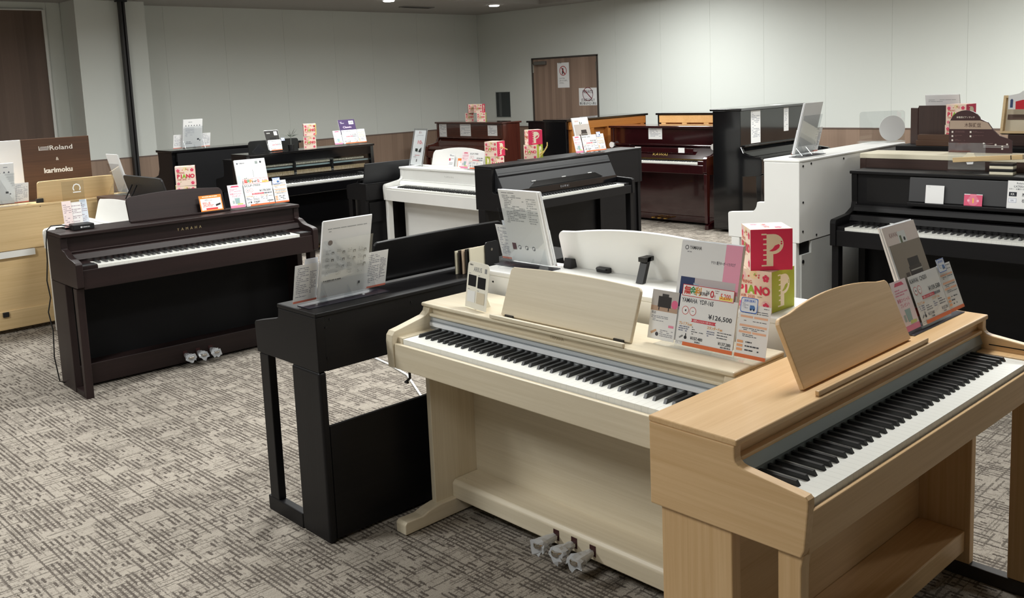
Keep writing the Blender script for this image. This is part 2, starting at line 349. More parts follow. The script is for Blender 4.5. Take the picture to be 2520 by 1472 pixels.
# column with wood dado, and the dark post in front of it
c = struct('wall_column', MB().box(4.115, 4.93, 11.35, YW-.021, WZ, CEIL-.002), WALLP)
obj('wainscot', MB().box(4.103, 4.942, 11.338, YW-.021, 0, WZ), WAINS, c)
obj('wainscot_cap', MB().box(4.098, 4.947, 11.332, YW-.021, WZ, WZ+.012), plain('cap_taupe', (120, 104, 96), .5), c)
p = thing('partition_post', 'dark slim vertical post standing floor to ceiling before the pale column', 'post', (4.63, 11.29, 0))
obj('post_body', MB().box(-.033, .033, -.033, .033, .01, CEIL-.02), plain('post_dark', (44, 42, 42), .5), p, .004)
obj('post_groove', MB().box(-.008, .008, -.036, -.0331, .01, CEIL-.02), FELT, p)
obj('foot_plate', MB().box(-.06, .06, -.04, .04, 0, .01), METAL, p); obj('top_plate', MB().box(-.06, .06, -.04, .04, CEIL-.02, CEIL-.001), METAL, p)
# door on the right wall
d = struct('door_1', MB().box(XW-.006, XW+.002, door_y0+.02, door_y1-.02, .005, 1.985), DOORW)
obj('door_frame', MB().box(XW-.012, XW+.05, door_y0-.012, door_y0+.018, 0, 2.0).box(XW-.012, XW+.05, door_y1-.018, door_y1+.012, 0, 2.0).box(XW-.012, XW+.05, door_y0-.012, door_y1+.012, 1.987, 2.012), plain('frame_dark', (70, 64, 60), .5), d)
obj('door_closer', MB().box(XW-.05, XW+.004, door_y1-.32, door_y1-.07, 1.90, 1.955), plain('closer_grey', (120, 116, 112), .4, .5), d, .006)
for z in (.3, 1.78): obj('hinge', MB().cyl((XW-.004, door_y1-.02, z), .012, .14, 'z', 10), CHROME, d)
obj('hinge', MB().cyl((XW-.004, door_y0+.02, 1.78), .012, .12, 'z', 10), CHROME, d)
obj('door_lever', MB().cyl((XW-.055, door_y0+.09, .98), .011, .06, 'x', 10).tube([(XW-.05, door_y0+.09, .98), (XW-.05, door_y0+.21, .98)], .011), CHROME, d)
# dark window in the right wall
w = struct('window_1', MB().box(XW+.0005, XW+.0025, 11.09, 11.43, 1.08, 1.49), plain('dark_glass', (34, 40, 42), .06, spec=.6))
obj('window_frame', MB().box(XW-.006, XW+.03, 11.08, 11.09, 1.07, 1.50).box(XW-.006, XW+.03, 11.43, 11.44, 1.07, 1.50).box(XW-.006, XW+.03, 11.09, 11.43, 1.07, 1.08).box(XW-.006, XW+.03, 11.09, 11.43, 1.49, 1.50), plain('frame_pale', (190, 194, 190), .5), w)
obj('blind_edge', MB().box(XW-.001, XW+.0004, 11.30, 11.36, 1.09, 1.48), plain('blind_grey', (88, 92, 92), .7), w)
# paper notices on the door
def wallsheet(name, label, y_hi, z0, wdt, hgt, pr):
    o = thing(name, label, 'sign', (XW-.0064, y_hi, z0), -90)
    card = obj('sheet', MB().box(0, wdt, -.0012, -.0002, 0, hgt), PAPER, o); pr.done(card, (0, -.0014, 0)); return o
P = Print(); P.text('お客様へ', .02, .375, .014, (60, 60, 62)); P.ring(.12, .26, .075, .011, (176, 40, 48), (238, 236, 236))
P.poly([(.095, .215), (.105, .305), (.125, .30), (.13, .25), (.155, .225), (.145, .205), (.12, .235), (.115, .2)], (60, 40, 44)); P.poly([(.075, .31), (.083, .318), (.165, .21), (.157, .202)], (176, 40, 48))
P.text('このドアは', .03, .135, .017, (60, 60, 62)); P.text('しまっています。', .03, .10, .017, (60, 60, 62)); P.text('ください。', .03, .065, .017, (60, 60, 62))
wallsheet('door_notice', 'tall white paper notice with red prohibition ring high on the brown door', 10.005, 1.53, .245, .385, P)
P = Print(); P.ring(.18, .17, .105, .010, (120, 44, 52), (236, 234, 236)); P.text('PRIVATE', .18, .185, .045, (64, 44, 52), 'c', width=.21); P.text('STAFF ONLY', .18, .062, .04, (64, 44, 52), 'c', width=.27)
P.poly([(.10, .235), (.11, .245), (.262, .105), (.252, .095)], (120, 44, 52)); P.text('関係者以外立入禁止', .18, .015, .03, (30, 30, 34), 'c', width=.33)
wallsheet('staff_notice', 'white PRIVATE STAFF ONLY notice on the door by its right edge', 9.572, 1.25, .36, .265, P)
# ceiling fixtures
for i, (px, py, lx, ly, wt) in enumerate(PANELS):
    t = thing('ceiling_light', 'flat white rectangular ceiling light panel in the recessed ceiling', 'ceiling light', (px, py, COFFER), 0, 'recessed ceiling light panels')
    obj('housing', MB().box(-lx/2-.03, lx/2+.03, -ly/2-.03, ly/2+.03, -.05, -.0005), plain('housing_white', (230, 230, 228), .5), t, .004)
    obj('diffuser', MB().box(-lx/2, lx/2, -ly/2, ly/2, -.056, -.0502), emit('diffuser_glow', (255, 248, 238), 3) if i == 0 else bpy.data.materials['diffuser_glow'], t)
for (px, py, lab) in ((7.71, 10.15, 'round glowing ceiling downlight at the top edge over the back wall'), (9.70, 10.22, 'round glowing ceiling downlight nearest the far corner')):
    t = thing('downlight', lab, 'ceiling light', (px, py, CEIL), 0, 'downlights by the back wall')
    obj('trim_ring', MB().cyl((0, 0, -.008), .085, .0075, 'z', 24), plain('housing_white', (230, 230, 228), .5), t)
    obj('lens', MB().cyl((0, 0, -.02), .07, .0118, 'z', 24, r2=.075), emit('downlight_glow', (255, 252, 244), 9) if 'downlight_glow' not in bpy.data.materials else bpy.data.materials['downlight_glow'], t)
    l = bpy.data.lights.new('downlight_lamp', 'SPOT'); l.energy = 22; l.spot_size = R(120); l.spot_blend = .8; l.shadow_soft_size = .06; l.color = (1, .96, .9)
    lo = bpy.data.objects.new('downlight_lamp', l); COL.objects.link(lo); lo.parent = t; lo.location = (0, 0, -.03)
t = thing('ceiling_vent', 'small flat grey air outlet in the lowered ceiling by the back wall', 'vent', (8.76, 10.87, CEIL))
obj('vent_plate', MB().box(-.28, .28, -.07, .07, -.012, -.0005), plain('vent_grey', (130, 128, 126), .6), t, .003)
for k in range(4): obj('slot', MB().box(-.25, .25, -.05+k*.028, -.04+k*.028, -.0135, -.0121), FELT, t)

# ------------------------------------------------------------------ keyboards
KW = .0235
_mw = MB().box(-.01155, .01155, 0, .150, -.021, 0).mesh('white_key', KEYW)
_mbk = MB().prism([(0, 0), (.007, .0115), (.099, .0115), (.099, 0)], -.0048, .0048).mesh('black_key', KEYB)
def black_positions():
    out = []
    for n in range(88):
        i = n % 12
        if i in (1, 4, 6, 9, 11):
            wi = (n//12)*7+{1: 1, 4: 3, 6: 4, 9: 6, 11: 7}[i]
            out.append(-26*KW+wi*KW+{1: 0, 4: -.004, 6: .004, 9: -.005, 11: 0}[i]+(.005 if i == 1 else 0))
    return out
def keyboard(parent, kz, yf, sep, ab, W_in, yb, mat):
    kb = obj('keyboard', MB().box(-W_in, W_in, yf+.012, yb, ab, kz-.0215), mat, parent)
    ws = [-26*KW+KW*(i+.5) for i in range(52)]; bs = black_positions()
    if sep:
        for x in ws: o = link('white_key', _mw, kb); o.location = (x, yf, kz)
        for x in bs: o = link('black_key', _mbk, kb); o.location = (x, yf+.05, kz+.0003)
    else:
        m = MB()
        for x in ws: m.box(x-.01155, x+.01155, yf, yf+.15, kz-.021, kz)
        for x in bs: m.prism([(yf+.05, kz+.0003), (yf+.057, kz+.012), (yf+.149, kz+.012), (yf+.149, kz+.0003)], x-.0048, x+.0048, mi=1)
        o = obj('keys', m, [KEYW, KEYB], kb); o['kind'] = 'stuff'
    return kb
def pedal(parent, x, y, z, mat=CHROME, wrap=False):
    o = obj('pedal', MB().prism([(-.009, 0), (.009, 0), (.021, -.06), (.023, -.082), (.015, -.10), (0, -.107), (-.015, -.10), (-.023, -.082), (-.021, -.06)], 0, .014, 'z'), mat, parent, .003)
    o.location = (x, y, z)
    if wrap:
        rr = random.Random(int(x*1000)+7); m = MB(); n = 14; rings = 8; vs = []
        for j in range(rings):
            yy = -.012-.012*j; w = .014+.017*j/(rings-1)
            for k in range(n):
                a = 2*math.pi*k/n; f = 1+rr.uniform(-.16, .22)*(j/(rings-1)+.3); dz = -.022*(j == rings-1)*rr.random()
                vs.append((w*math.cos(a)*f, yy+rr.uniform(-.003, .003), .007+(.013+.007*j/(rings-1))*math.sin(a)*f+dz))
        fs = [(j*n+k, j*n+(k+1) % n, (j+1)*n+(k+1) % n, (j+1)*n+k) for j in range(rings-1) for k in range(n)]+[tuple(range((rings-1)*n, rings*n))]
        m.add(vs, fs); obj('plastic_wrap', m, plastic_wrap(), o)
    return o
def plastic_wrap():
    if 'plastic_wrap' in MATS: return MATS['plastic_wrap']
    m, nt, b = newmat('plastic_wrap'); b.inputs['Base Color'].default_value = lin((205, 208, 212)); b.inputs['Roughness'].default_value = .16; b.inputs['Alpha'].default_value = .62; MATS['plastic_wrap'] = m; return m
def rest(parent, x0, x1, h, y, z, tilt, M, arch=0, th=.014, r=.02, ledge=True, name='music_rest', rake=0, ledge_y=.04):
    w = x1-x0; cx = (x0+x1)/2; top = []
    n = 14
    pts = [(-w/2+rake, 0), (w/2-rake, 0)]
    pts += arc(w/2-r, h-r-arch*.6, r, 0, 70, 4)
    pts += [((w/2-r)*(1-2*i/n), h-arch*((1-2*i/n)**2)*.75) for i in range(1, n)]
    pts += arc(-w/2+r, h-r-arch*.6, r, 110, 180, 4)
    o = obj(name, MB().prism(pts, -th/2, th/2, 'y'), M['x'], parent, .003); o.location = (cx, y, z); o.rotation_euler = (R(-tilt), 0, 0)
    if ledge: obj('rest_ledge', MB().box(x0-.01, x1+.01, y-ledge_y-.012, y-ledge_y, z-.002, z+.012), M['x'], parent, .003)
    return o
def logo(parent, s, x, y, z, h, rgb=(196, 176, 130), width=None, mat=None, tilt=0):
    P = Print(); P.text(s, 0, 0, h, rgb, 'c', .0, width); o = P.done(parent, (x, y, z), 'logo')
    if tilt: o.rotation_euler = (R(-tilt), 0, 0)
    return o
def console(label, pose, W, D, H, M, ly, kz, az, ab, yf, legs, name='digital_piano', lid_t=.018, t=.038, strip=None, sep=False, prof=None, lidM=None, oh=.0, group=None, brand=None, brgb=(196, 176, 130), pedals=True, wrap=False, back=True, backz=None, lid_r=.004, screws=(), srad=.0035):
    P = thing(name, label, 'piano', (pose[0], pose[1], 0), pose[2], group); h = W/2; lidM = lidM or M
    prof = prof or ([(0, H-lid_t), (ly+.010, H-lid_t), (ly+.008, az+.05)]+[(ly+.008-.043*(1-math.cos(R(a))), az+.05-.034*math.sin(R(a))) for a in (30, 60, 90)]+[(-D+.05, az-.002), (-D+.015, az-.008), (-D+.003, az-.022), (-D, az-.045), (-D+.005, ab), (0, ab)])
    for s in (-1, 1):
        obj('side_panel', MB().prism(prof, s*h, s*(h-t)), M['y'], P, .003)
    obj('lid', MB().box(-h-oh, h+oh, ly-.004, .002, H-lid_t, H), lidM['x'], P, lid_r, 3)
    wi = h-t
    obj('front_panel', MB().box(-wi, wi, ly+.018, ly+.034, kz+.062, H-lid_t), M['x'], P)
    obj('panel_molding', MB().box(-wi, wi, ly+.002, ly+.034, kz+.050, kz+.0615), M['x'], P, .004)
    obj('control_strip', MB().prism([(yf+.151, kz-.012), (yf+.151, kz+.013), (yf+.147, kz+.02), (min(ly+.012, yf+.165), kz+.0495), (ly+.034, kz+.0495), (ly+.034, kz-.012)], -wi, wi), strip or M['x'], P)
    keyboard(P, kz, yf, sep, ab, wi, -.02, M['x'])
    for s in (-1, 1):
        a, b = sorted((s*.6122, s*wi)); obj('cheek_block', MB().box(a, b, yf-.002, yf+.15, ab+.02, kz+.004), M['x'], P, .002)
    obj('key_slip', MB().box(-wi, wi, -D+.008, yf-.0025, ab-.002, kz-.016), M['x'], P, .003)
    if back:
        bz = backz or ab
        bp = obj('back_panel', MB().box(-wi, wi, -.016, -.002, bz, H-lid_t), M['x'], P)
        for sx, sz in screws: obj('screw', MB().cyl((sx, -.0019, sz), srad, .003, 'y', 10), METAL, bp)
    if brand: logo(P, brand[0], 0, ly+.0176, (kz+.062+H-lid_t)/2-brand[1]/2, brand[1], brgb, brand[2])
    bf = 0
    if legs == 'T':
        for s in (-1, 1):
            a, b = sorted((s*(h-.012), s*(h-.062)))
            a1, b1 = sorted((s*(h-.018), s*(h-.042)))
            obj('leg', MB().box(a1, b1, -.27, -.02, .062, ab), M['z'], P, .003)
            obj('foot', MB().prism([(-.01, .004), (-.01, .065), (-.27, .068), (-.32, .060), (-.35, .05), (-.425, .052), (-.434, .042), (-.434, .004)], a-.004, b+.004), M['y'], P, .004)
        iw = h-.0425
        obj('lower_panel', MB().box(-iw, iw, -.06, -.045, .09, ab), M['x'], P)
        pb = obj('pedal_box', MB().prism([(-.045, .06), (-.045, .132), (-.175, .132), (-.188, .118), (-.188, .06)], -iw, iw), M['x'], P, .004)
        for s in (-1, 1):
            for yy in (-.09, -.15): obj('screw_cap', MB().cyl((s*(iw-.03), yy, .132), .008, .003, 'z', 12), M['x'], pb)
        for k in (-1, 0, 1):
            obj('pedal_slot', MB().box(k*.083-.013, k*.083+.013, -.1895, -.1875, .075, .112), plain('slot_red', (58, 20, 20), .7), pb)
            pedal(P, k*.083, -.186, .083, wrap=wrap)
    elif legs == 'post':
        for s in (-1, 1):
            a, b = sorted((s*(h-.012), s*(h-.045)))
            obj('back_leg', MB().box(a, b, -.215, -.022, .045, ab), M['z'], P, .003)
            obj('front_leg', MB().prism([(-.328, .045), (-.328, ab), (-.388, ab), (-.382, ab-.03), (-.378, .045)], a, b), M['z'], P, .003)
            obj('foot', MB().box(a-.002, b+.002, -.39, -.02, .0, .045), plain('foot_dark', (46, 38, 32), .5) if s > 0 else M['y'], P, .003)
        iw = h-.045
        obj('lower_panel', MB().box(-iw, iw, -.05, -.035, .05, ab), M['x'], P)
        obj('pedal_box', MB().box(-iw, iw, -.20, -.05, .085, .155), M['x'], P, .004)
        for k in (-1, 0, 1): pedal(P, k*.083, -.198, .10)
    elif legs == 'panel':
        for s in (-1, 1):
            a, b = sorted((s*h, s*(h-t)))
            obj('leg_panel', MB().box(a, b, -.255, -.002, 0, ab), M['z'], P, .003)
            a2, b2 = sorted((s*(h-.004), s*(h-.044)))
            obj('front_leg', MB().prism([(-.43, .0), (-.392, 0), (-.385, ab), (-.445, ab), (-.44, ab-.05)], a2, b2), M['z'], P, .003)
            obj('leg_foot', MB().box(a2, b2, -.392, -.255, 0, .03), M['y'], P)
        obj('lower_panel', MB().box(-wi, wi, -.10, -.085, .02, ab), BACKB, P)
        pb = obj('pedal_rail', MB().box(-wi, wi, -.21, -.10, .015, .137), M['x'], P, .004)
        for k in (-1, 0, 1):
            obj('pedal_slot', MB().box(k*.08-.013, k*.08+.013, -.2115, -.2095, .05, .09), plain('slot_red', (58, 20, 20), .7), pb); pedal(P, k*.08, -.209, .058, CHROME, wrap)
        if back: obj('rear_panel', MB().box(-wi, wi, -.016, -.002, .03, ab), M['x'], P)
    elif legs == 'slim':
        for s in (-1, 1):
            a, b = sorted((s*(h-.002), s*(h-.042)))
            obj('leg', MB().box(a, b, -D+.02, -D+.075, 0, ab), M['z'], P, .004)
            obj('leg', MB().box(a, b, -.10, -.02, 0, ab), M['z'], P, .004)
        obj('lower_panel', MB().box(-wi, wi, -.055, -.04, .12, ab), M['x'], P)
        obj('pedal_rail', MB().box(-wi, wi, -.17, -.055, .08, .14), M['x'], P, .004)
        for k in (-1, 0, 1): pedal(P, k*.08, -.169, .09)
    elif legs == 'frame':
        for s in (-1, 1):
            a, b = sorted((s*h, s*(h-.032)))
            obj('back_leg', MB().box(a, b, -.19, -.001, .0, ab), M['z'], P, .010, 3)
            obj('front_leg', MB().box(a, b, -.425, -.36, .06, ab), M['z'], P, .003)
            obj('foot', MB().box(a, b, -.445, -.19, 0, .06), M['y'], P, .004)
        obj('lower_panel', MB().box(-h+.032, h-.032, -.020, -.004, .012, .437), BLK['x'], P)
        pb = obj('pedal_rail', MB().box(-h+.032, h-.032, -.19, -.02, .02, .12), M['x'], P, .004)
        for k in (-1, 0, 1): pedal(P, k*.08, -.189, .06)
    return P
def upright(label, pose, W, D, H, M, kz=.72, closed=False, name='upright_piano', backmat=None, cover=False, brand=None, lidM=None, group=None, brass=True):
    P = thing(name, label, 'piano', (pose[0], pose[1], 0), pose[2], group); h = W/2; t = .045; uf = -.33; wi = h-t
    for s in (-1, 1):
        a, b = sorted((s*h, s*(h-t)))
        obj('side_panel', MB().prism([(-.03, .03), (-.03, H-.025), (uf-.03, H-.025), (uf-.03, kz+.16), (uf-.06, kz+.10), (uf-.13, kz+.075), (-D+.02, kz+.06), (-D, kz+.045), (-D, kz-.10), (-D+.03, kz-.125), (uf-.05, kz-.14), (uf-.05, .03)], a, b), M['z'], P, .004)
        obj('toe_block', MB().prism([(uf-.05, .0), (uf-.05, .09), (-D+.06, .07), (-D+.02, .05), (-D+.02, 0)], a, b), M['y'], P, .004)
        obj('front_leg', MB().prism([(-D+.055, .07), (-D+.015, .07), (-D+.005, kz-.115), (-D+.07, kz-.115)], a+.004, b-.004), M['z'], P, .004)
    obj('lid', MB().box(-h-.012, h+.012, uf-.055, .0, H-.025, H), (lidM or M)['x'], P, .006, 3)
    obj('upper_panel', MB().box(-wi, wi, uf-.02, uf, kz+.175, H-.03), M['x'], P)
    obj('music_shelf', MB().box(-wi, wi, uf-.055, uf+.0, kz+.155, kz+.174), M['x'], P, .006)
    obj('lower_panel', MB().box(-wi, wi, uf-.02, uf, .10, kz-.125), M['x'], P); obj('bottom_rail', MB().box(-wi, wi, uf-.03, uf, .03, .098), M['x'], P, .004)
    if closed:
        obj('fallboard', MB().prism([(uf-.01, kz+.15), (uf-.05, kz+.10), (uf-.07, kz+.055), (-D+.03, kz+.04), (-D+.012, kz+.01), (-D+.03, kz-.02), (uf, kz-.02)], -wi, wi), M['x'], P, .006)
        obj('keybed', MB().box(-wi, wi, -D+.008, uf, kz-.125, kz-.021), M['x'], P, .004)
    else:
        keyboard(P, kz, -D+.03, False, kz-.12, wi, uf, M['x'])
        fb = obj('fallboard', MB().prism([(-D+.182, kz+.012), (-D+.20, kz+.012), (uf-.005, kz+.15), (uf-.022, kz+.154)], -wi+.002, wi-.002), M['x'], P, .002)
        obj('brass_hinge', MB().box(-wi+.004, wi-.004, -D+.1805, -D+.186, kz+.004, kz+.022), BRASS, P)
        if brand:
            o = logo(fb, brand, 0, -D+.1895, kz+.045, .026, (206, 176, 96), .20); o.rotation_euler = (R(-22), 0, 0); o.location = (0, -D+.194, kz+.05)
        for s in (-1, 1):
            a, b = sorted((s*.6125, s*wi)); obj('cheek_block', MB().box(a, b, -D+.03, -D+.18, kz-.11, kz+.02), M['x'], P, .004)
        obj('key_slip', MB().box(-wi, wi, -D+.006, -D+.028, kz-.12, kz-.023), M['x'], P, .004)
    for k in (-1, 0, 1): pedal(P, k*.085, uf-.03, .055, BRASS if brass else CHROME)
    bm_ = obj('soundboard', MB().box(-wi, wi, -.08, -.062, .12, H-.12), backmat or ORANGE, P)
    for k in range(5): obj('back_post', MB().box(-wi+.03+k*(2*wi-.13)/4, -wi+.10+k*(2*wi-.13)/4, -.06, -.003, .03, H-.12), backmat or ORANGE, P) if backmat is not None else None
    if cover: obj('rear_cover', MB().box(-wi, wi, -.0025, -.0005, .03, H-.03), backmat, P)
    obj('back_rail', MB().box(-wi, wi, -.061 if backmat is None else -.062, -.003, H-.118, H-.03), backmat or BLK['x'], P); obj('bottom_board', MB().box(-wi, wi, uf, -.03, .03, .08), BLK['x'], P)
    return P
# ------------------------------------------------------------------ pianos
def at_local(P, x, y, z):
    a = P.rotation_euler.z; c, s = math.cos(a), math.sin(a)
    return (P.location.x+c*x-s*y, P.location.y+s*x+c*y, z)
def deg(P): return math.degrees(P.rotation_euler.z)
ash = console('cream white-ash digital piano with open keyboard in the foreground', (2.3583, 2.0067, -90.79), 1.357, .425, .8367, ASH, -.2545, .7369, .772, .63, -.397, 'T', strip=SILVER, sep=True, wrap=True, brand=('YAMAHA', .012, .062), brgb=(150, 138, 112), lid_t=.014, lid_r=.006)
obj('strip_highlight', MB().box(-.637, .637, -.2535, -.2475, .7525, .766), plain('highlight_white', (240, 243, 247), .3), ash)  # white bar paints the bright highlight onto the silver strip
obj('strip_line', MB().box(-.637, .637, -.2495, -.2445, .7695, .7725), plain('strip_blue', (134, 140, 146), .35), ash)
rest(ash, -.283, .288, .178, -.212, .839, 21, ASH, arch=.012, r=.018)
for x in (-.24, .245): obj('rest_hinge', MB().box(x-.02, x+.02, -.222, -.216, .8368, .846), PLASTIC, ash)
obj('headphone_hook', MB().tube([(-.58, -.40, .63), (-.58, -.40, .60), (-.58, -.42, .59), (-.56, -.425, .595)], .005), PLASTIC, ash)
O_prof = [(0, .846), (-.231, .846), (-.231, .819), (-.234, .811), (-.241, .805), (-.252, .802), (-.398, .784), (-.404, .778), (-.405, .768), (-.401, .72), (-.396, .668), (-.388, .650), (0, .648)]
oak = console('light oak digital piano with open keyboard at the near right', (2.3249, 1.2547, -1.83), 1.36, .400, .8607, OAK, -.2329, .7536, .785, .65, -.379, 'post', strip=plain('strip_grey', (150, 158, 160), .35, .2), sep=True, prof=O_prof, lid_t=.015, t=.026)
rest(oak, -.316, .262, .205, -.178, .863, 24, OAK, arch=.04, r=.022)
obj('arm_groove', MB().box(.6535, .6545, -.37, -.25, .772, .775), FELT, oak)
rose = console('dark rosewood digital piano with open keyboard on the left', (2.5027, 5.6224, -3.04), 1.461, .487, .903, ROSE, -.2627, .7401, .775, .62, -.4667, 'panel', sep=True, brand=('Y  A  M  A  H  A', .017, .15), lid_t=.020, t=.036, strip=ROSE['x'], wrap=True, prof=[(0, .883), (-.250, .883), (-.254, .818), (-.30, .812), (-.33, .797), (-.36, .785), (-.44, .775), (-.478, .767), (-.487, .757), (-.487, .634), (-.475, .627), (0, .62)])
rest(rose, -.30, .30, .165, -.105, .905, 17, ROSE, arch=.02, r=.035, rake=.0)
obj('end_block', MB().box(-.693, -.6125, -.468, -.40, .735, .7475), PLASTIC, rose, .002); obj('end_block', MB().box(.6125, .693, -.468, -.40, .735, .7475), PLASTIC, rose, .002)
K_prof = [(0, .842), (-.257, .842), (-.262, .806), (-.275, .80), (-.44, .765), (-.447, .758), (-.441, .643), (0, .643)]
black1 = console('black digital piano seen from its open back, beside the cream one', (2.4350, 2.7733, 179.1), 1.44, .445, .858, BLK, -.26, .735, .765, .642, -.428, 'frame', prof=K_prof, lid_t=.016, t=.036, screws=[(.68, .80), (.66, .842-.015), (.68, .69), (.3, .82), (0, .82), (-.3, .82), (-.68, .80)])
rest(black1, -.335, .335, .19, -.235, .861, 20, BLK, arch=.004, r=.02, ledge=False)
obj('rest_ledge', MB().box(-.10, .30, -.215, -.208, .8585, .866), plain('bright_edge', (190, 190, 192), .3, .5), black1)
obj('rest_support', MB().prism([(-.225, .862), (-.215, .862), (-.165, .99), (-.178, .995)], .28, .30), PLASTIC, black1)
white1 = console('white digital piano seen from behind, back to back with the cream one', (2.402, 1.985, 90), 1.40, .46, .915, WHT, -.26, .745, .79, .62, -.44, 'panel', strip=WHT['x'], lid_t=.02, lid_r=.006, t=.036, screws=[(.62, .872), (-.615, .872)])
rest(white1, -.40, .45, .178, -.235, .917, 14, WHT, arch=.05, r=.03, ledge=False)
w_ = obj('rest_support', MB().prism([(-.150, .917), (-.132, .917), (-.168, 1.005), (-.186, 1.005)], -.005, .025).prism([(-.20, .990), (-.15, .990), (-.15, 1.006), (-.20, 1.006)], -.005, .025), PLASTIC, white1)
obj('rest_clip', MB().box(.21, .27, -.225, -.205, .916, .935).box(.215, .265, -.206, -.196, .926, .934), PLASTIC, white1, .003); obj('rest_foot', MB().prism([(-.23, .916), (-.19, .916), (-.20, .955), (-.225, .95)], .385, .425), PLASTIC, white1, .003)
L_prof = [(0, 1.032), (-.192, 1.032), (-.188, .87), (-.20, .838), (-.246, .819), (-.275, .809), (-.435, .797), (-.447, .79), (-.45, .775), (-.45, .648), (0, .648)]
rol = console('tall black digital piano with open keyboard facing left at the right edge', (5.333, 1.787, -90.3), 1.38, .45, 1.05, BLK, -.20, .753, .8, .65, -.43, 'slim', sep=True, prof=L_prof, t=.034, oh=.006)
obj('speaker_cloth', MB().box(-.60, .60, -.1835, -.1825, .872, 1.015), plain('speaker_cloth', (40, 39, 39), .95, spec=.1), rol)
obj('fall_edge', MB().prism([(-.183, .818), (-.183, .862), (-.225, .858), (-.235, .845), (-.245, .822)], -.655, .655), BLK['x'], rol, .004)
rest(rol, -.345, .345, .135, -.212, .893, 7, {'x': plain('rest_grey', (62, 62, 64), .5)}, r=.006, ledge=False); obj('rest_shelf', MB().box(-.345, .345, -.245, -.184, .872, .892), BLK['x'], rol, .004)
obj('round_sticker', MB().cyl((-.40, -.286, .7725), .018, .002, 'z', 20), PAPER, rol)
for i in range(14): obj('panel_button', MB().box(-.21+i*.045-.004, -.21+i*.045+.004, -.2795, -.277, .774, .777), plain('button_grey', (96, 96, 98), .4), rol)
W2_prof = [(0, 1.126), (-.220, 1.126), (-.220, .894), (-.266, .892), (-.272, .865), (-.281, .848), (-.296, .836), (-.455, .823), (-.462, .815), (-.460, .675), (0, .673)]
white2 = console('tall white digital piano seen from its side and back, right of centre', (5.427, 2.58, 180), 1.40, .462, 1.143, WHT, -.222, .77, .82, .675, -.44, 'slim', prof=W2_prof, t=.034, lid_t=.017, lid_r=.007, backz=.675, screws=[(.654, 1.105), (.562, 1.112), (.169, 1.107), (.654, .90), (.657, .735), (.50, .695), (-.2, 1.107), (-.6, 1.105)], srad=.0065)
lw = obj('lower_back', MB().box(-.666, .666, -.018, -.004, .03, .60).box(-.666, .555, -.018, -.004, .60, .668), plain('white_shaded', (196, 197, 194), .5), white2)  # white finish greyed in its colour to stand for the shade down here
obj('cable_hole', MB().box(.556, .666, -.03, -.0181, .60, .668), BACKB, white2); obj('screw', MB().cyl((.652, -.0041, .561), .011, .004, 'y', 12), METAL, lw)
white3 = console('white digital piano with open keyboard in the middle distance', (5.593, 6.306, -92.2), 1.461, .459, .893, WHT, -.262, .715, .755, .60, -.445, 'slim', brand=('Y  A  M  A  H  A', .016, .13), brgb=(170, 168, 160), t=.036, strip=WHT['x'])
obj('front_board', MB().box(-.69, .69, -.25, -.235, .02, .60), WHT['x'], white3)
rest(white3, -.43, .40, .185, -.10, .895, 14, WHT, arch=.05, r=.05, ledge=True, ledge_y=.02)
K2_prof = [(0, .98), (-.192, .98), (-.192, .80), (-.21, .788), (-.44, .776), (-.458, .765), (-.46, .65), (0, .65)]
kaw = console('charcoal digital piano with sloped panel and open keyboard, centre back', (5.617, 5.469, .6), 1.45, .46, .998, BLK, -.195, .735, .78, .652, -.432, 'slim', prof=K2_prof, t=.034, brand=None)
obj('sloped_panel', MB().prism([(-.200, .965), (-.196, .975), (-.178, .975), (-.178, .80), (-.285, .775), (-.290, .785)], -.688, .688), plain('charcoal', (31, 32, 35), .5), kaw, .003)
obj('upper_rail', MB().prism([(-.200, .968), (-.206, .956), (-.216, .936), (-.212, .930), (-.19, .93), (-.19, .968)], -.688, .688), plain('charcoal', (31, 32, 35), .5), kaw, .003)
fr_ = obj('folded_rest', MB().prism([(-.40, 0), (.50, 0), (.42, .045), (-.32, .045)], -.004, .004, 'y'), GLOSS['x'], kaw); fr_.location = (0, -.287, .806); fr_.rotation_euler = (R(-26), 0, 0)
obj('panel_groove', MB().prism([(-.2245, .921), (-.2255, .9185), (-.2300, .909), (-.224, .909), (-.22, .921)], -.684, .684), FELT, kaw)
obj('fall_panel', MB().prism([(-.296, .752), (-.278, .752), (-.284, .80), (-.292, .80)], -.688, .688), GLOSS['x'], kaw)
lg = logo(kaw, 'K A W A I', 0, -.2975, .768, .02, (170, 172, 176), .10)
for x in (-.33, .03, .36): obj('rest_pad', MB().box(x-.022, x+.022, -.266, -.258, .847, .853), PAPER, kaw)
black4 = console('black piano lid standing back to back with the charcoal piano', (6.38, 5.515, 180), 1.42, .42, .972, BLK, -.25, .74, .79, .65, -.40, 'slim')
slim3 = console('black slim digital piano on a stand seen from behind, left of the white one', (5.69, 7.08, 180), 1.40, .31, .765, BLK, -.13, .735, .75, .61, -.30, 'slim', lid_t=.012, t=.03)
rest(slim3, .02, .68, .185, -.06, .767, 12, {'x': plain('charcoal', (31, 32, 35), .5)}, r=.008, ledge=False)
obj('stretcher_board', MB().box(-.66, .66, -.03, -.012, .40, .585), BLK['x'], slim3)
pale = console('pale wood digital piano seen from behind at the left edge', (2.28, 7.22, 180), 1.36, .35, .905, PALE, -.19, .745, .80, .595, -.335, 'slim', screws=[(-.2, .89), (.04, .885), (.4, .885)], t=.03)
obj('rear_board', MB().box(-.645, .645, -.03, -.016, .10, .595), PALE['x'], pale); obj('base_rail', MB().box(-.645, .645, -.035, -.004, .03, .165), PALE['x'], pale, .004); obj('white_shelf', MB().box(.11, .66, -.02, .012, .545, .59), WHT['x'], pale)
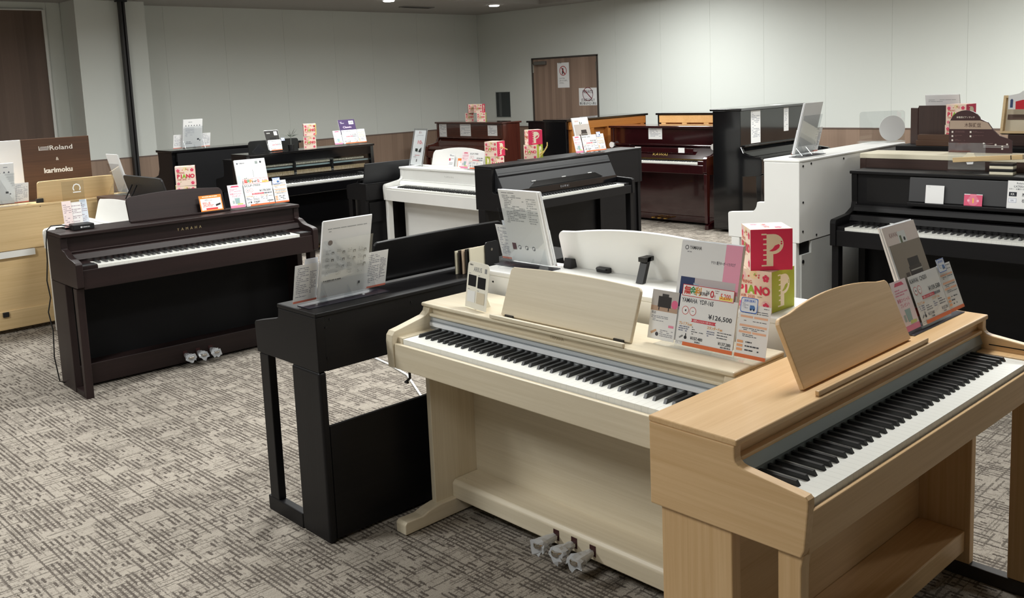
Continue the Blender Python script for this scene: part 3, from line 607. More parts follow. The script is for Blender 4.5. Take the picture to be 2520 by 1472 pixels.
rest(pale, -.52, .03, .155, -.08, .907, 10, PALE, r=.02, ledge=False); obj('cable_clip', MB().box(-.005, .045, -.07, -.055, .905, .935), PLASTIC, pale, .003); obj('cable_clip', MB().box(.325, .365, -.004, .012, .125, .16), PLASTIC, pale, .003)
dark1 = console('dark brown digital piano seen from behind, back to back with a white slim one', (2.62, 6.46, 90), 1.40, .44, .92, DKBR, -.25, .75, .80, .63, -.42, 'slim')
rest(dark1, -.26, .38, .17, -.13, .922, 16, {'x': plain('charcoal', (31, 32, 35), .5)}, r=.03, ledge=False)
for x in (.16, .24): obj('rest_support', MB().tube([(x, -.03, .922), (x, -.085, 1.02)], .005), METAL, dark1)
slimw = console('white slim digital piano on legs behind the dark rosewood piano', (2.565, 6.385, -90), 1.33, .385, .757, WHT, -.14, .735, .748, .60, -.372, 'slim', lid_t=.012, t=.03)
rest(slimw, -.37, .33, .20, -.125, .759, 16, WHT, arch=.02, r=.03, ledge=False)
# a piano back to back with the tall black one, and the one after it
ebr = console('dark brown piano with cream lid standing behind the tall black piano', (5.362, 1.80, 90), 1.46, .36, 1.132, DKBR, -.235, .75, .82, .65, -.34, 'slim', lidM={'x': CREAM}, lid_t=.03)
ebk = console('charcoal piano behind the cream-lidded one at the right edge', (5.86, 1.75, 90), 1.56, .42, 1.14, BLK, -.36, .75, .82, .65, -.40, 'slim', lid_t=.05)
# far hybrid, two dark instruments by the back wall
def hybrid():
    P = thing('hybrid_piano', 'black hybrid piano with hammers behind a clear window, by the back wall', 'piano', (5.204, 8.561, 0), 0); h = .75; M = GLOSS; wi = h-.04
    for s in (-1, 1):
        a, b = sorted((s*h, s*wi)); obj('side_panel', MB().prism([(0, 0), (0, 1.027), (-.30, 1.027), (-.31, .80), (-.36, .785), (-.50, .775), (-.51, .62), (-.32, .60), (-.32, 0)], a, b), M['z'], P, .003)
        obj('front_leg', MB().box(a+.003, b-.003, -.50, -.45, 0, .60), M['z'], P, .003)
    obj('lid', MB().box(-h-.005, h+.005, -.32, 0, 1.027, 1.047), M['x'], P, .005); obj('upper_panel', MB().box(-wi, wi, -.305, -.29, .945, 1.027), M['x'], P)
    obj('window_pane', MB().box(-wi, wi, -.303, -.299, .795, .9445), acrylic(), P)
    obj('inner_back', MB().box(-wi, wi, -.16, -.15, .74, 1.02), plain('inner_brown', (84, 62, 48), .8), P); obj('back_panel', MB().box(-wi, wi, -.02, -.004, .03, 1.027), BACKB, P)
    obj('blue_rail', MB().box(-wi, wi, -.25, -.20, .875, .892), plain('rail_blue', (168, 192, 196), .5), P)
    m = MB(); m2 = MB()
    for i in range(88):
        x = -.64+i*1.28/87
        if i not in (29, 30, 59, 60):
            m.prism([(-.262, .902), (-.215, .915), (-.215, .928), (-.262, .920)], x-.0045, x+.0045); m2.box(x-.005, x+.005, -.275, -.24, .805, .845)
    o = obj('hammer_heads', m, plain('hammer_felt', (226, 222, 204), .9), P); o['kind'] = 'stuff'; o = obj('action_levers', m2, plain('lever_wood', (206, 184, 146), .7), P); o['kind'] = 'stuff'
    for x in (-.21, .235): obj('action_bracket', MB().box(x-.010, x+.010, -.285, -.20, .80, .935), METAL, P)
    keyboard(P, .735, -.47, False, .62, wi, -.16, M['x']); obj('key_slip', MB().box(-wi, wi, -.508, -.473, .62, .712), M['x'], P, .004)
    for s in (-1, 1): a, b = sorted((s*.6125, s*wi)); obj('cheek_block', MB().box(a, b, -.472, -.30, .63, .75), M['x'], P, .003)
    obj('fallboard', MB().box(-wi, wi, -.318, -.304, .748, .794), M['x'], P, .003); obj('lower_panel', MB().box(-wi, wi, -.30, -.285, .03, .62), M['x'], P)
    for k in (-1, 0, 1): pedal(P, k*.08, -.301, .05, BRASS)
    return P
hyb = hybrid()
blackn = console('black digital piano behind the hammer-window piano, rest turned away', (5.20, 8.575, 180), 1.44, .40, .985, BLK, -.22, .74, .79, .65, -.385, 'slim')
rest(blackn, -.12, .46, .165, -.17, .987, 8, {'x': plain('charcoal_dark', (34, 35, 34), .6)}, r=.03, ledge=False)
obj('side_wing', MB().prism([(-.13, .0), (.13, 0), (-.01, .13)], -.01, .01, 'y'), plain('charcoal', (31, 32, 35), .5), blackn).location = (.40, -.06, .988)
upright('black upright piano with plain dark back in front of the back wall', (4.95, 9.30, 180), 1.50, .60, 1.083, GLOSS, backmat=BACKB, closed=True, cover=True)
# acoustic uprights on the far right
U1 = upright('brown mahogany upright piano with papers taped on its front', (9.429, 10.206, -91), 1.48, .60, 1.097, MAHO, kz=.70, closed=True)
U2 = upright('burgundy polished upright piano with open keyboard', (8.85, 6.31, -90), 1.49, .60, 1.09, BURG, kz=.713, brand='KAWAI')
U3 = upright('tall glossy black upright piano near the bright wall', (8.98, 5.515, 0), 1.45, .60, 1.284, GLOSS, kz=.73, closed=True)
U4 = upright('black upright piano showing its orange wood back', (8.696, 7.235, 180), 1.50, .60, 1.19, GLOSS, backmat=ORANGE, closed=True)
U5 = upright('black upright piano showing a pale tan back, behind the burgundy one', (9.52, 6.42, 90), 1.48, .60, 1.185, GLOSS, backmat=ORANGE_L, closed=True)
U6 = upright('small black upright piano end beside the brown upright and the door', (10.10, 9.42, 0), 1.24, .43, 1.09, GLOSS, closed=True)
for x in (.30, -.30): obj('fall_stay', MB().box(x-.04, x+.04, -.42, -.412, .80, .855), PAPER, U2)
obj('music_desk', MB().box(-.45, .45, -.415, -.405, .795, .85), BURG['x'], U2, .003)
for s in (-1, 1): obj('white_glove', MB().cyl((s*.70, -.40, .87), .035, .05, 'y', 10, r2=.02), PAPER, U2)
obj('lid_edge', MB().box(-.75, .75, -.392, -.386, 1.262, 1.282), plain('edge_grey', (90, 92, 92), .25), U3)
# ------------------------------------------------------------------ paper goods
TXT = (70, 72, 80); RED = (206, 44, 56); PINK = (232, 112, 150); ORG = (226, 120, 74)
def card(root, name, w, h, x, y, z, tilt, pr=None, mat=None, th=.0006, back=None, rz=0):
    o = obj(name, MB().box(0, w, 0, th, 0, h), mat or PAPER, root); o.location = (x, y, z); o.rotation_euler = (R(-tilt), 0, R(rz))
    if pr: pr.done(o, (0, -.0003, 0))
    if back: back.done(o, (w, th+.0003, 0), back=True)
    return o
def pr_main(model, price, p2, p3, seed):
    P = Print(); w, h = .21, .148
    P.text(model, .006, h-.022, .013, (66, 66, 74), width=.118); 
    for k, u in enumerate((.024, .052)):
        P.ring(u, h-.046, .0125, .0016, (210, 70, 66)); P.text('◀' if k == 0 else '━', u, h-.049, .006, (50, 50, 52), 'c')
    P.text(price, .196, h-.060, .013, (60, 60, 66), 'r', width=.085); P.lines(.10, h-.078, .20, h-.068, 1, (120, 122, 130), seed, .8)
    P.poly([(.05, .072), (.055, .0765), (.05, .081), (.142, .081), (.137, .0765), (.142, .072)], (214, 56, 76)); P.text('初回購入にさらにおトク!選べるセット', .096, .074, .0045, (250, 240, 240), 'c', width=.075)
    P.text('プレミアムset', .006, .060, .007, (232, 160, 50), width=.05); P.text('スタンダードset', .112, .060, .007, (232, 160, 50), width=.055)
    P.lines(.006, .038, .046, .056, 3, (120, 124, 150), seed+1); P.lines(.055, .032, .10, .058, 4, TXT, seed+2, .3); P.lines(.112, .036, .14, .054, 3, (120, 124, 150), seed+3); P.lines(.148, .034, .20, .056, 3, TXT, seed+4, .3)
    P.poly([(.012, .022), (.024, .030), (.027, .027), (.015, .019)], (130, 132, 134)); P.disc(.036, .024, .005, (50, 50, 54)); P.rect(.035, .028, .038, .036, (70, 70, 72))
    P.text(p2, .10, .021, .0085, (70, 70, 76), 'r', width=.045); P.text(p3, .202, .021, .0085, (70, 70, 76), 'r', width=.045); P.lines(.062, .0135, .10, .0175, 1, (110, 112, 118), seed+6, .9); P.lines(.165, .0135, .202, .0175, 1, (110, 112, 118), seed+7, .9)
    P.rect(.028, 0, .21, .011, ORG); P.lines(.002, .002, .026, .011, 2, (140, 140, 144), seed+8, .3)
    return P
def pr_spec(seed):
    P = Print(); w, h = .105, .148
    P.lines(.006, h-.028, .098, h-.006, 4, TXT, seed, .3)
    for v, two in ((h-.037, 1), (h-.062, 0), (h-.080, 1)):
        if two: P.rect(.006, v, .048, v+.006, (240, 190, 160)); P.rect(.052, v, .098, v+.006, (240, 190, 160))
        else: P.rect(.006, v, .098, v+.006, (240, 190, 160))
        P.lines(.012, v-.012, .095, v-.003, 2, TXT, seed+int(v*1000), .35)
    for k in range(3): P.rect(.004, .018+k*.011, .024, .025+k*.011, (240, 176, 130)); P.lines(.03, .018+k*.011, .08, .024+k*.011, 1, TXT, seed+k+30, .6)
    P.rect(0, 0, w, .010, ORG); return P
def pr_flyer(kind, seed):
    P = Print(); w, h = .105, .148
    if kind == 'photo':
        P.rect(.0, .085, w, h, (196, 190, 186)); P.rect(.0, .085, w, .100, (190, 160, 138)); P.rect(.026, .097, .078, .130, (58, 54, 54)); P.rect(.04, .130, .066, .138, (70, 66, 66)); P.rect(.03, .088, .034, .097, (60, 56, 56)); P.rect(.068, .088, .072, .097, (60, 56, 56)); P.disc(.092, .110, .013, PINK)
        P.text('新品', .006, .076, .006, (150, 152, 158)); P.lines(.006, .052, .075, .070, 4, (150, 152, 160), seed, .4); P.rect(.078, .040, .098, .047, (240, 150, 178)); P.poly([(.01, .020), (.03, .030), (.034, .025), (.014, .014)], (210, 170, 140)); P.disc(.036, .016, .006, (70, 70, 76)); P.lines(.045, .008, .098, .03, 4, (160, 160, 168), seed+2, .4)
    else:
        P.rect(0, 0, w, h, (250, 232, 236)); P.poly([(.02, h-.016), (.085, h-.016), (.075, h-.006), (.03, h-.006)], (222, 96, 124)); P.lines(.008, .100, .095, .122, 3, (226, 150, 170), seed, .5); P.text('新春スペシャル', .052, .085, .009, (222, 110, 140), 'c', width=.08); P.text('プレゼント', .052, .070, .009, (222, 110, 140), 'c', width=.06)
        P.poly([(.04, .025), (.07, .025), (.074, .062), (.037, .062)], (160, 186, 186)); P.rect(.02, .028, .034, .048, (176, 190, 190)); P.poly([(.05, .018), (.09, .018), (.095, .026), (.055, .028)], (206, 214, 130)); P.rect(0, 0, w, .016, (232, 140, 172))
    return P
def pr_back(w, h, seed, band=None):
    P = Print(); P.lines(.008, .018, w*.6, h-.012, int(h/.009), (150, 152, 166), seed, .35); P.lines(w*.64, .03, w-.008, h-.03, int(h/.010), (160, 160, 172), seed+1, .5); P.rect(0, 0, w, .008, band or (222, 130, 110)); return P
def pr_cat(kind, seed):
    P = Print(); w, h = .21, .297
    if kind == 'sofa':
        P.disc(.020, h-.020, .0065, (70, 70, 74)); P.disc(.020, h-.020, .0045, (240, 240, 240)); P.text('YAMAHA', .030, h-.024, .010, (50, 50, 54), width=.042); P.lines(.022, h-.036, .06, h-.031, 1, (150, 150, 154), 3, .5)
        P.rect(.155, .155, .21, h, (246, 170, 196)); P.text('ヤマハ 電子キーボードカタログ', .192, h-.060, .0075, (90, 86, 92), 'r', width=.082)
        P.rect(.012, .090, .20, .190, (208, 198, 200)); P.rect(.012, .150, .062, .190, (58, 70, 110)); P.rect(.012, .10, .042, .15, (48, 58, 96))
        P.poly([(.048, .10), (.062, .155), (.08, .172), (.125, .168), (.135, .140), (.14, .10)], (228, 206, 208)); P.poly([(.058, .175), (.078, .172), (.092, .135), (.070, .130)], (186, 206, 220)); P.rect(.138, .138, .165, .165, (50, 46, 48)); P.rect(.142, .142, .163, .162, (226, 226, 228)); P.rect(.166, .145, .197, .165, (196, 70, 96)); P.rect(.160, .108, .192, .130, (120, 126, 120))
    elif kind == 'palm':
        P.disc(.018, h-.02, .006, (110, 112, 120)); P.text('YAMAHA', .028, h-.024, .009, (100, 102, 110), width=.04); P.rect(.14, h-.03, .158, h-.012, (150, 160, 158)); P.disc(.178, h-.02, .007, (60, 62, 70)); P.rect(.004, .07, .024, .20, (206, 226, 238)); P.rect(.115, .18, .117, .23, (120, 126, 130))
        for k in range(6): a = k*math.pi/3; P.poly([(.06, .17), (.06+.016*math.cos(a), .17+.012*math.sin(a)), (.06+.014*math.cos(a+.5), .17+.010*math.sin(a+.5))], (80, 120, 92))
        P.rect(.059, .148, .062, .168, (140, 120, 100)); P.poly([(.05, .146), (.09, .146), (.08, .154)], (150, 140, 130))
    elif kind in ('room', 'room2'):
        c = (150, 138, 124) if kind == 'room' else (186, 178, 172)
        P.rect(0, .24, w, h, (240, 226, 220)); P.text('KAWAI', .03, .262, .014, (150, 110, 104), width=.05); P.rect(.08, .215, .13, .275, (236, 238, 236)); P.rect(.088, .23, .10, .262, (110, 120, 90)); P.disc(.116, .25, .006, (40, 40, 44))
        P.rect(.01, .05, w, .24, c); P.rect(.085, .075, .165, .165, (66, 56, 50)); P.rect(.09, .165, .16, .19, (54, 46, 42)); P.rect(.092, .150, .165, .154, (190, 186, 176)); P.rect(.055, .10, .078, .15, (92, 78, 70)); P.rect(.05, .07, .09, .082, (210, 206, 198)); P.rect(0, .0, w, .05, (196, 182, 170)); P.rect(0, .02, .12, .045, (220, 74, 66))
    elif kind == 'classic':
        P.rect(0, .11, w, h, (74, 58, 96)); P.text('Classic', .10, .19, .024, (226, 206, 226), 'c', width=.11); P.rect(.13, .235, .19, .28, (236, 236, 240)); P.text('特典', .16, .25, .016, (60, 60, 70), 'c'); P.lines(.02, .24, .07, .27, 2, (226, 222, 230), 3, .4); P.lines(.02, .03, .19, .10, 5, (150, 150, 170), 5, .4)
    elif kind == 'dark':
        P.rect(0, .10, w, h, (38, 36, 34)); P.text('KAWAI', .03, .25, .016, (230, 230, 226), width=.05); P.rect(.14, .22, .19, .28, (230, 230, 228)); P.poly([(.03, .10), (.18, .10), (.19, .15), (.03, .15)], (110, 80, 54)); P.rect(.06, .15, .16, .19, (22, 20, 20))
    elif kind == 'grid':
        P.lines(.015, h-.05, .19, h-.03, 2, (170, 172, 174), seed, .3); P.disc(.035, h-.085, .010, (124, 112, 110))
        for i in range(4):
            for j in range(4):
                u = .018+i*.047; v = .165-j*.028-i*.002; P.lines(u, v, u+.022, v+.018, 3, (170, 172, 174), seed+i*5+j, .35)
                if j < 2 or (j == 2 and i in (1, 3)): P.rect(u+.026, v, u+.036, v+.010, (110, 108, 108)); P.rect(u+.028, v, u+.034, v+.007, (220, 220, 218))
        P.lines(.012, .06, .09, .067, 1, (130, 130, 132), 4, .7); P.rect(.168, .03, .176, .04, (110, 110, 112))
    elif kind == 'table':
        P.lines(.012, h-.014, .195, h-.010, 1, (120, 122, 124), 3, .6); P.lines(.014, .16, .13, h-.02, 16, (176, 178, 180), seed, .55); P.lines(.14, .16, .195, h-.03, 12, (186, 188, 190), seed+3, .5); P.rect(.020, .050, .042, .078, (120, 92, 96))
        for k, u in enumerate((.06, .098, .136)): P.ring(u, .062, .009, .003, (120, 122, 126)); P.disc(u+.003, .058, .004, (80, 82, 88))
    elif kind == 'icons':
        P.lines(.03, h-.035, .18, h-.025, 1, (160, 162, 170), seed, .6)
        for k in range(6): P.poly([(.022+k*.03, h-.07), (.036+k*.03, h-.07), (.03+k*.03, h-.056)], (90, 92, 104))
        P.lines(.02, .11, .12, .21, 9, (186, 188, 200), seed+1, .3); P.lines(.03, .03, .10, .06, 2, (140, 142, 152), seed+2, .4); P.rect(.155, .075, .175, .09, (60, 62, 70)); P.disc(.185, .07, .006, (60, 62, 70))
    return P
def price_stand(label, P, x, y, z, tilt=14, model='YAMAHA  YDP-165', price='¥126,500', p2='¥157,480', p3='¥137,280', flyer='photo', seed=5, base=None, banner=True, catalog=None, rz=0, back=None, fl=True, sp=True, blue=True, catlabel=None, cdx=0, ncat=3, flback=None, size=.93, cz=1):
    loc = at_local(P, x, y, z+.0004); S = thing('price_stand', label, 'price display', loc, deg(P)+rz); S.scale = (size, size/.93, size/.93)
    th = R(tilt); up = lambda d, s: (d*math.cos(th)+s*math.sin(th), -d*math.sin(th)+s*math.cos(th))   # (y, z) at depth d behind the sheet, s up the slope
    obj('base_plate', MB().box(-.19 if fl else -.118, .19 if sp else .118, -.008, .075, 0, .0025), base or acrylic(), S, .001)
    [obj('support_foot', MB().prism([(.008, .003), (.070, .003), (.070, .010), (.024, .060)], u, u+.004), acrylic(), S) for u in (-.02, .10)]
    a = obj('acrylic_panel', MB().box(-.112, .108, .0012, .003, 0, .150), acrylic(), S); a.location = (0, 0, .005); a.rotation_euler = (-th, 0, 0)
    card(S, 'price_sheet', .21, .148, -.108, 0, .013, tilt, pr_main(model, price, p2, p3, seed), back=pr_back(.21, .148, seed+9))
    if fl: card(S, 'flyer', .105, .148, -.222, .004, .013, tilt, pr_flyer(flyer, seed+3), back=pr_back(.105, .148, seed+11) if flback is None else flback, rz=0)
    if sp: card(S, 'spec_sheet', .105, .148, .109, .002, .013, tilt, pr_spec(seed+5), back=pr_back(.105, .148, seed+13))
    if banner:
        B = Print(); B.frame(0, 0, .19, .034, .0018, RED, (250, 248, 246)); B.text('無', .006, .008, .018, (216, 70, 60), bold=.03); B.text('金', .026, .008, .018, (60, 150, 90), bold=.03); B.text('利', .046, .008, .018, (226, 150, 40), bold=.03); B.text('実施中', .064, .009, .008, (50, 50, 54)); B.text('36', .088, .014, .010, (50, 50, 54)); B.text('0', .104, .006, .020, RED, bold=.02); B.text('円', .115, .006, .007, RED); B.lines(.084, .006, .102, .012, 1, (120, 60, 60), 3, .6); B.lines(.12, .016, .138, .028, 2, (150, 110, 110), 4, .4); B.rect(.138, .003, .186, .013, (250, 226, 110)); B.text('5,200', .142, .007, .015, (226, 78, 60), width=.036)
        yy, zz = up(-.001, .148); card(S, 'banner_strip', .19, .034, -.104, yy, .009+zz, tilt, B)
    if blue:
        B = Print(); B.poly(rrect(0, 0, .058, .042, .007), (58, 110, 206)); B.poly(rrect(.002, .002, .056, .040, .006), (236, 240, 248)); B.text('送料無料', .029, .030, .006, (58, 110, 206), 'c', width=.04); B.lines(.006, .010, .026, .026, 4, (110, 116, 140), 3, .4); B.poly([(.032, .010), (.050, .010), (.050, .016), (.046, .022), (.032, .022)], (90, 130, 190)); B.disc(.036, .010, .003, (40, 60, 90)); B.disc(.046, .010, .003, (40, 60, 90))
        yy, zz = up(-.001, .125); card(S, 'delivery_sticker', .058, .042, .112, yy, .013+zz, tilt, B, mat=ink((236, 240, 248)))
    if catalog:
        yy, zz = up(.006, .018); c = thing('catalog', catlabel, 'catalog', (0, 0, 0), deg(P)+rz)
        a = R(deg(P)+rz); yb = yy; c.location = (loc[0]+math.cos(a)*cdx-math.sin(a)*yb, loc[1]+math.sin(a)*cdx+math.cos(a)*yb, loc[2]+zz)
        c.scale = (size/.93, 1, cz*size/.93); rr = random.Random(seed)
        for k in range(ncat):
            cv = card(c, 'booklet', .21, .297, -.105+rr.uniform(-.004, .004), k*.0052, rr.uniform(0, .006), tilt-.3*k, pr_cat(catalog, seed) if k == 0 and not back else None, mat=PAPER if k != 1 else PAPERG, th=.0044, back=pr_cat(back, seed) if back and k == ncat-1 else None)
    if back:
        yy, zz = up(.030, .0); a = obj('rear_pocket', MB().box(-.115, .115, 0, .002, 0, .24), acrylic(), S); a.location = (0, .014+.0056*ncat, .0045); a.rotation_euler = (-th, 0, 0)
        [obj('pocket_foot', MB().prism([(.022+.0056*ncat, .003), (.085+.0056*ncat, .003), (.041+.0056*ncat, .09)], u, u+.002), acrylic(), S) for u in (-.116, .114)]
    return S
DB = plain('base_dark_navy', (34, 32, 44), .4)
price_stand('price cards stand at the right end of the cream piano lid', ash, .515, -.165, .8367, cdx=-.022, catalog='sofa', catlabel='white and pink keyboard catalogue with sofa picture, behind cream piano price cards', ncat=4)
price_stand('price cards stand at the right end of the light oak piano lid', oak, .485, -.165, .8607, tilt=20, model='KAWAI  CN201', price='¥159,500', flyer='pink', seed=21, base=DB, banner=False, catalog='room', catlabel='brown room picture catalogue behind the oak piano price cards', cdx=-.03, ncat=4)
price_stand('price cards stand on the dark rosewood piano lid', rose, .52, -.16, .903, model='SCLP-7350', price='¥178,000', p2='¥199,800', p3='¥188,800', flyer='pink', seed=31, catalog='palm', catlabel='white catalogue with small palm tree behind rosewood piano price cards', cdx=-.02)
price_stand('price cards stand seen from behind on the black piano lid', black1, .52, -.15, .858, seed=41, base=DB, banner=False, catalog='grid', back='grid', catlabel='white chart booklets in clear pocket on the black piano', cdx=-.0, model='KAWAI  CN301')
price_stand('price cards stand seen from behind on the white piano lid', white1, .53, -.165, .915, fl=False, seed=51, base=DB, banner=False, catalog='table', back='table', catlabel='white table-printed booklets in clear pocket on the white piano', ncat=6, model='YAMAHA  SCLP')
price_stand('clear leaflet stand seen from behind on the tall white piano', white2, .46, -.13, 1.143, seed=61, base=DB, banner=False, catalog='blank', back='blank', catlabel='translucent grey booklets in clear pocket on the tall white piano', ncat=3, blue=False, sp=False)
price_stand('price cards stand at the right end of the charcoal piano', kaw, .57, -.12, .998, model='KAWAI  CA501', price='¥269,500', flyer='pink', seed=71, banner=False, catalog='room2', catlabel='grey room picture catalogue on the charcoal piano', cdx=-.06)
price_stand('price cards stand at the right end of the hammer-window piano', hyb, .58, -.15, 1.047, flyer='pink', seed=81, banner=False, model='NOVUS', catalog='classic', catlabel='purple catalogue on the hammer-window piano', blue=False, cz=.86)
price_stand('small price cards stand near the middle of the hammer-window piano', hyb, -.33, -.15, 1.047, flyer='photo', seed=91, banner=False, model='AURES', fl=False, sp=False, blue=True, catalog='dark', catlabel='dark catalogue cover in the middle of the hammer-window piano', size=.68, cz=.9)
g = price_stand('price cards stand seen from behind before the grey back wall', bpy.data.objects['upright_piano'], .49, -.12, 1.083, seed=101, banner=False, catalog='icons', back='icons', catlabel='white icon-printed booklet before the grey back wall', blue=False)
price_stand('price cards stand leaning on the dark brown piano at left', dark1, .575, -.18, .92, seed=111, banner=False, catalog='blank', back='blank', catlabel='blank-backed white booklets on the dark brown piano at left', fl=False, sp=False, blue=False)
price_stand('price cards stand at the left end of the pale wood piano', pale, .29, -.10, .905, seed=121, banner=False, catalog='grid', back='icons', catlabel='white leaflets at the left edge on the pale wood piano', blue=False)
price_stand('small price leaflets on the charcoal piano at far right', ebk, .59, -.33, 1.14, seed=131, banner=False, catalog='table', back='grid', catlabel='tall white booklets above the dark folded panel at right', fl=False, blue=False, sp=False, ncat=5)
# ---- gift boxes
S_ = .125
def pletter(P, s, rgb, bird, ox=0, oy=0):
    q = lambda pts: [(ox+a*s, oy+b*s) for a, b in pts]
    P.poly(q([(.38, .88), (.54, .88)]+arc(.54, .635, .245, 90, -90, 12)+[(.54, .39), (.54, .10), (.38, .10)]), rgb)
    for v in (.86, .74, .62, .48, .36, .24, .10): P.poly(q([(.26 if v in (.86, .10) else .30, v), (.38, v), (.38, v+.035), (.26 if v in (.86, .10) else .30, v+.035)]), rgb)
    P.poly(q([(.44, .47), (.52, .52), (.58, .60), (.67, .635), (.70, .60), (.68, .54), (.60, .48), (.52, .46)]), bird); P.disc(ox+.735*s, oy+.64*s, .022*s, bird, 8); P.disc(ox+.735*s, oy+.69*s, .02*s, bird, 8)
def pr_face(seed):
    P = Print(); s = S_; rr = random.Random(seed); P.rect(0, 0, s, s, (250, 226, 208)); P.disc(.02, s-.02, .016, (250, 206, 206)); P.disc(s*.5, s-.014, .014, (248, 222, 180)); P.disc(s-.02, .018, .016, (250, 206, 206)); P.rect(0, s*.42, s, s*.62, (252, 236, 214))
    P.flower(.018, s-.024, .011, (230, 84, 112)); P.flower(s-.02, s-.022, .012, (232, 70, 104)); P.flower(s-.02, .018, .011, (232, 70, 104)); P.flower(.016, .016, .010, (240, 130, 150))
    for k in range(7): P.disc(rr.uniform(.03, s-.03), rr.choice((rr.uniform(.012, .032), rr.uniform(s-.026, s-.010))), .003, rr.choice(((236, 120, 140), (180, 190, 110), (214, 90, 80))), 8)
    P.text('SPRING', .012, s*.66, .010, (214, 110, 90), width=.045)
    for ch, u, c in (('P', .010, (226, 66, 92)), ('I', .033, (226, 66, 92)), ('A', .040, (160, 190, 70)), ('N', .066, (226, 66, 92)), ('O', .091, (226, 66, 92))): P.text(ch, u, s*.42, .024, c, bold=.05)
    P.text('FAIR 2025', .012, s*.31, .009, (206, 110, 90), width=.055); P.lines(.075, s*.32, .115, s*.36, 1, (190, 160, 130), 3, .5); return P
def pr_side(c): P = Print(); P.rect(0, 0, S_, S_, c); pletter(P, S_, (246, 232, 206), c); return P
def gift_box(label, loc, rz, side=(226, 60, 98), other=None, ribbon=None):
    o = thing('gift_box', label, 'box', loc, rz, 'spring piano fair boxes'); h = S_/2; other = other or side
    b = obj('carton', MB().box(-h, h, -h, h, 0, S_), ink((250, 226, 208)), o, .0012)
    pr_face(3).done(o, (-h, -h-.0003, 0), 'front_print')
    p = pr_side(side).done(o, (h+.0003, -h, 0), 'side_print'); p.rotation_euler = (0, 0, R(90))
    p = pr_side(other).done(o, (-h-.0003, h, 0), 'side_print'); p.rotation_euler = (0, 0, R(-90))
    T = Print(); T.rect(.002, .002, S_-.002, S_-.002, (250, 226, 208)); T.flower(.03, .03, .012, (240, 130, 150)); T.flower(.095, .09, .012, (232, 70, 104)); T.disc(.06, .06, .014, (250, 200, 204)); T.text('PIANO', .062, .05, .016, (232, 120, 130), 'c', width=.07)
    p = T.done(o, (-h, -h, S_+.0003), 'top_print'); p.rotation_euler = (R(-90), 0, 0)
    if ribbon:
        for k, pts in enumerate(ribbon): obj('ribbon', MB().tube(pts, .005, 6), ink((236, 208, 130)), o)
    return o
GREEN = (172, 180, 58)
def stack(labels, P, x, y, z, rz, turns=(0, 0), sides=((226, 60, 98), GREEN), rib=(None, None)):
    # lower box first
    l = at_local(P, x, y, z+.0006); gift_box(labels[0], l, rz+turns[0], sides[1], ribbon=rib[0]); gift_box(labels[1], (l[0]+.004, l[1]-.003, l[2]+S_+.0012), rz+turns[1], sides[0], ribbon=rib[1])
stack(('lower box with green side under the red one on the white piano', 'red-sided top box of the pair on the white piano'), white1, -.505, -.10, .915, -92, (0, -44))
# the pair on the dark brown piano behind the rosewood rest
stack(('lower box half hidden behind the rosewood music rest', 'cream box lettered PIANO above the rosewood music rest'), dark1, -.50, -.14, .92, -26, (3, 0))
stack(('lower cream box at the right end of the white middle piano', 'top cream and pink box at the right end of the white middle piano'), white3, .50, -.13, .894, -76, (53, 0), rib=(None, [[(.0625, 0, .08), (.10, .0, .065), (.125, .0, .055)]]))
stack(('lower box with green side on the black lid behind the charcoal piano', 'pink-faced top box on the black lid behind the charcoal piano'), black4, .60, -.16, .972, -70, (0, -50), rib=([[(.0625, 0, .04), (.10, .02, .07), (.12, .03, .11), (.12, .03, .14)], [(.0625, .0, .02), (.09, .01, .05), (.118, .03, .10)]], None))
stack(('lower box at the middle right of the hammer-window piano', 'top box with pink ribbon at the middle right of the hammer-window piano'), hyb, .065, -.15, 1.047, -29, (-4, 0), rib=(None, [[(.045, -.066, .11), (.058, -.068, .12), (.058, -.068, .02), (.045, -.068, .01)]]))
for i, (yy, zz, lb, tr) in enumerate(((.17, 0, 'lower left box of four on the brown upright', 6), (-.10, 0, 'lower right box of four on the brown upright', -2), (.10, 1, 'upper left box of four on the brown upright', 10), (-.06, 1, 'upper right box of four on the brown upright', -14))):
    l = at_local(U1, -yy, -.18, 1.097+.0006+zz*(S_+.001)); gift_box(lb, l, -48+tr, GREEN if not zz else (226, 60, 98))
stack(('lower box beside the tall booklets at far right', 'top red-sided box beside the tall booklets at far right'), ebk, .44, -.14, 1.14, -96, (0, 0))
# ---- cards and small things
sw = thing('swatch_card', 'white colour swatch card with four patches on the cream piano', 'card', at_local(ash, -.42, -.215, .8372), deg(ash)-8); sw.scale = (1.3, 1.3, 1.18)
P = Print(); P.text('YAMAHA', .008, .128, .005, (110, 110, 112), width=.018); P.text('ARIUS', .030, .112, .014, (140, 142, 146), width=.040, bold=0); P.rect(.084, .112, .094, .126, (150, 150, 150))
for (u, v, c) in ((.008, .066, (26, 24, 25)), (.054, .064, (22, 20, 22)), (.008, .018, (240, 240, 238)), (.054, .018, (216, 204, 180))): P.rect(u, v, u+.038, v+.034, c); P.lines(u, v+.036, u+.02, v+.039, 1, (150, 150, 150), 3, .6)
mcd = obj('card', MB().prism(rrect(0, 0, .104, .140, .012, corners='tl tr'), 0, .0012, 'y'), ink((240, 236, 222)), sw); mcd.location = (-.052, 0, .002); mcd.rotation_euler = (R(-8), 0, 0); P.done(mcd, (0, -.0004, 0)); obj('rear_flap', MB().prism([(0, 0), (.05, 0), (.014, .10)], -.001, .001), ink((232, 228, 214)), sw)
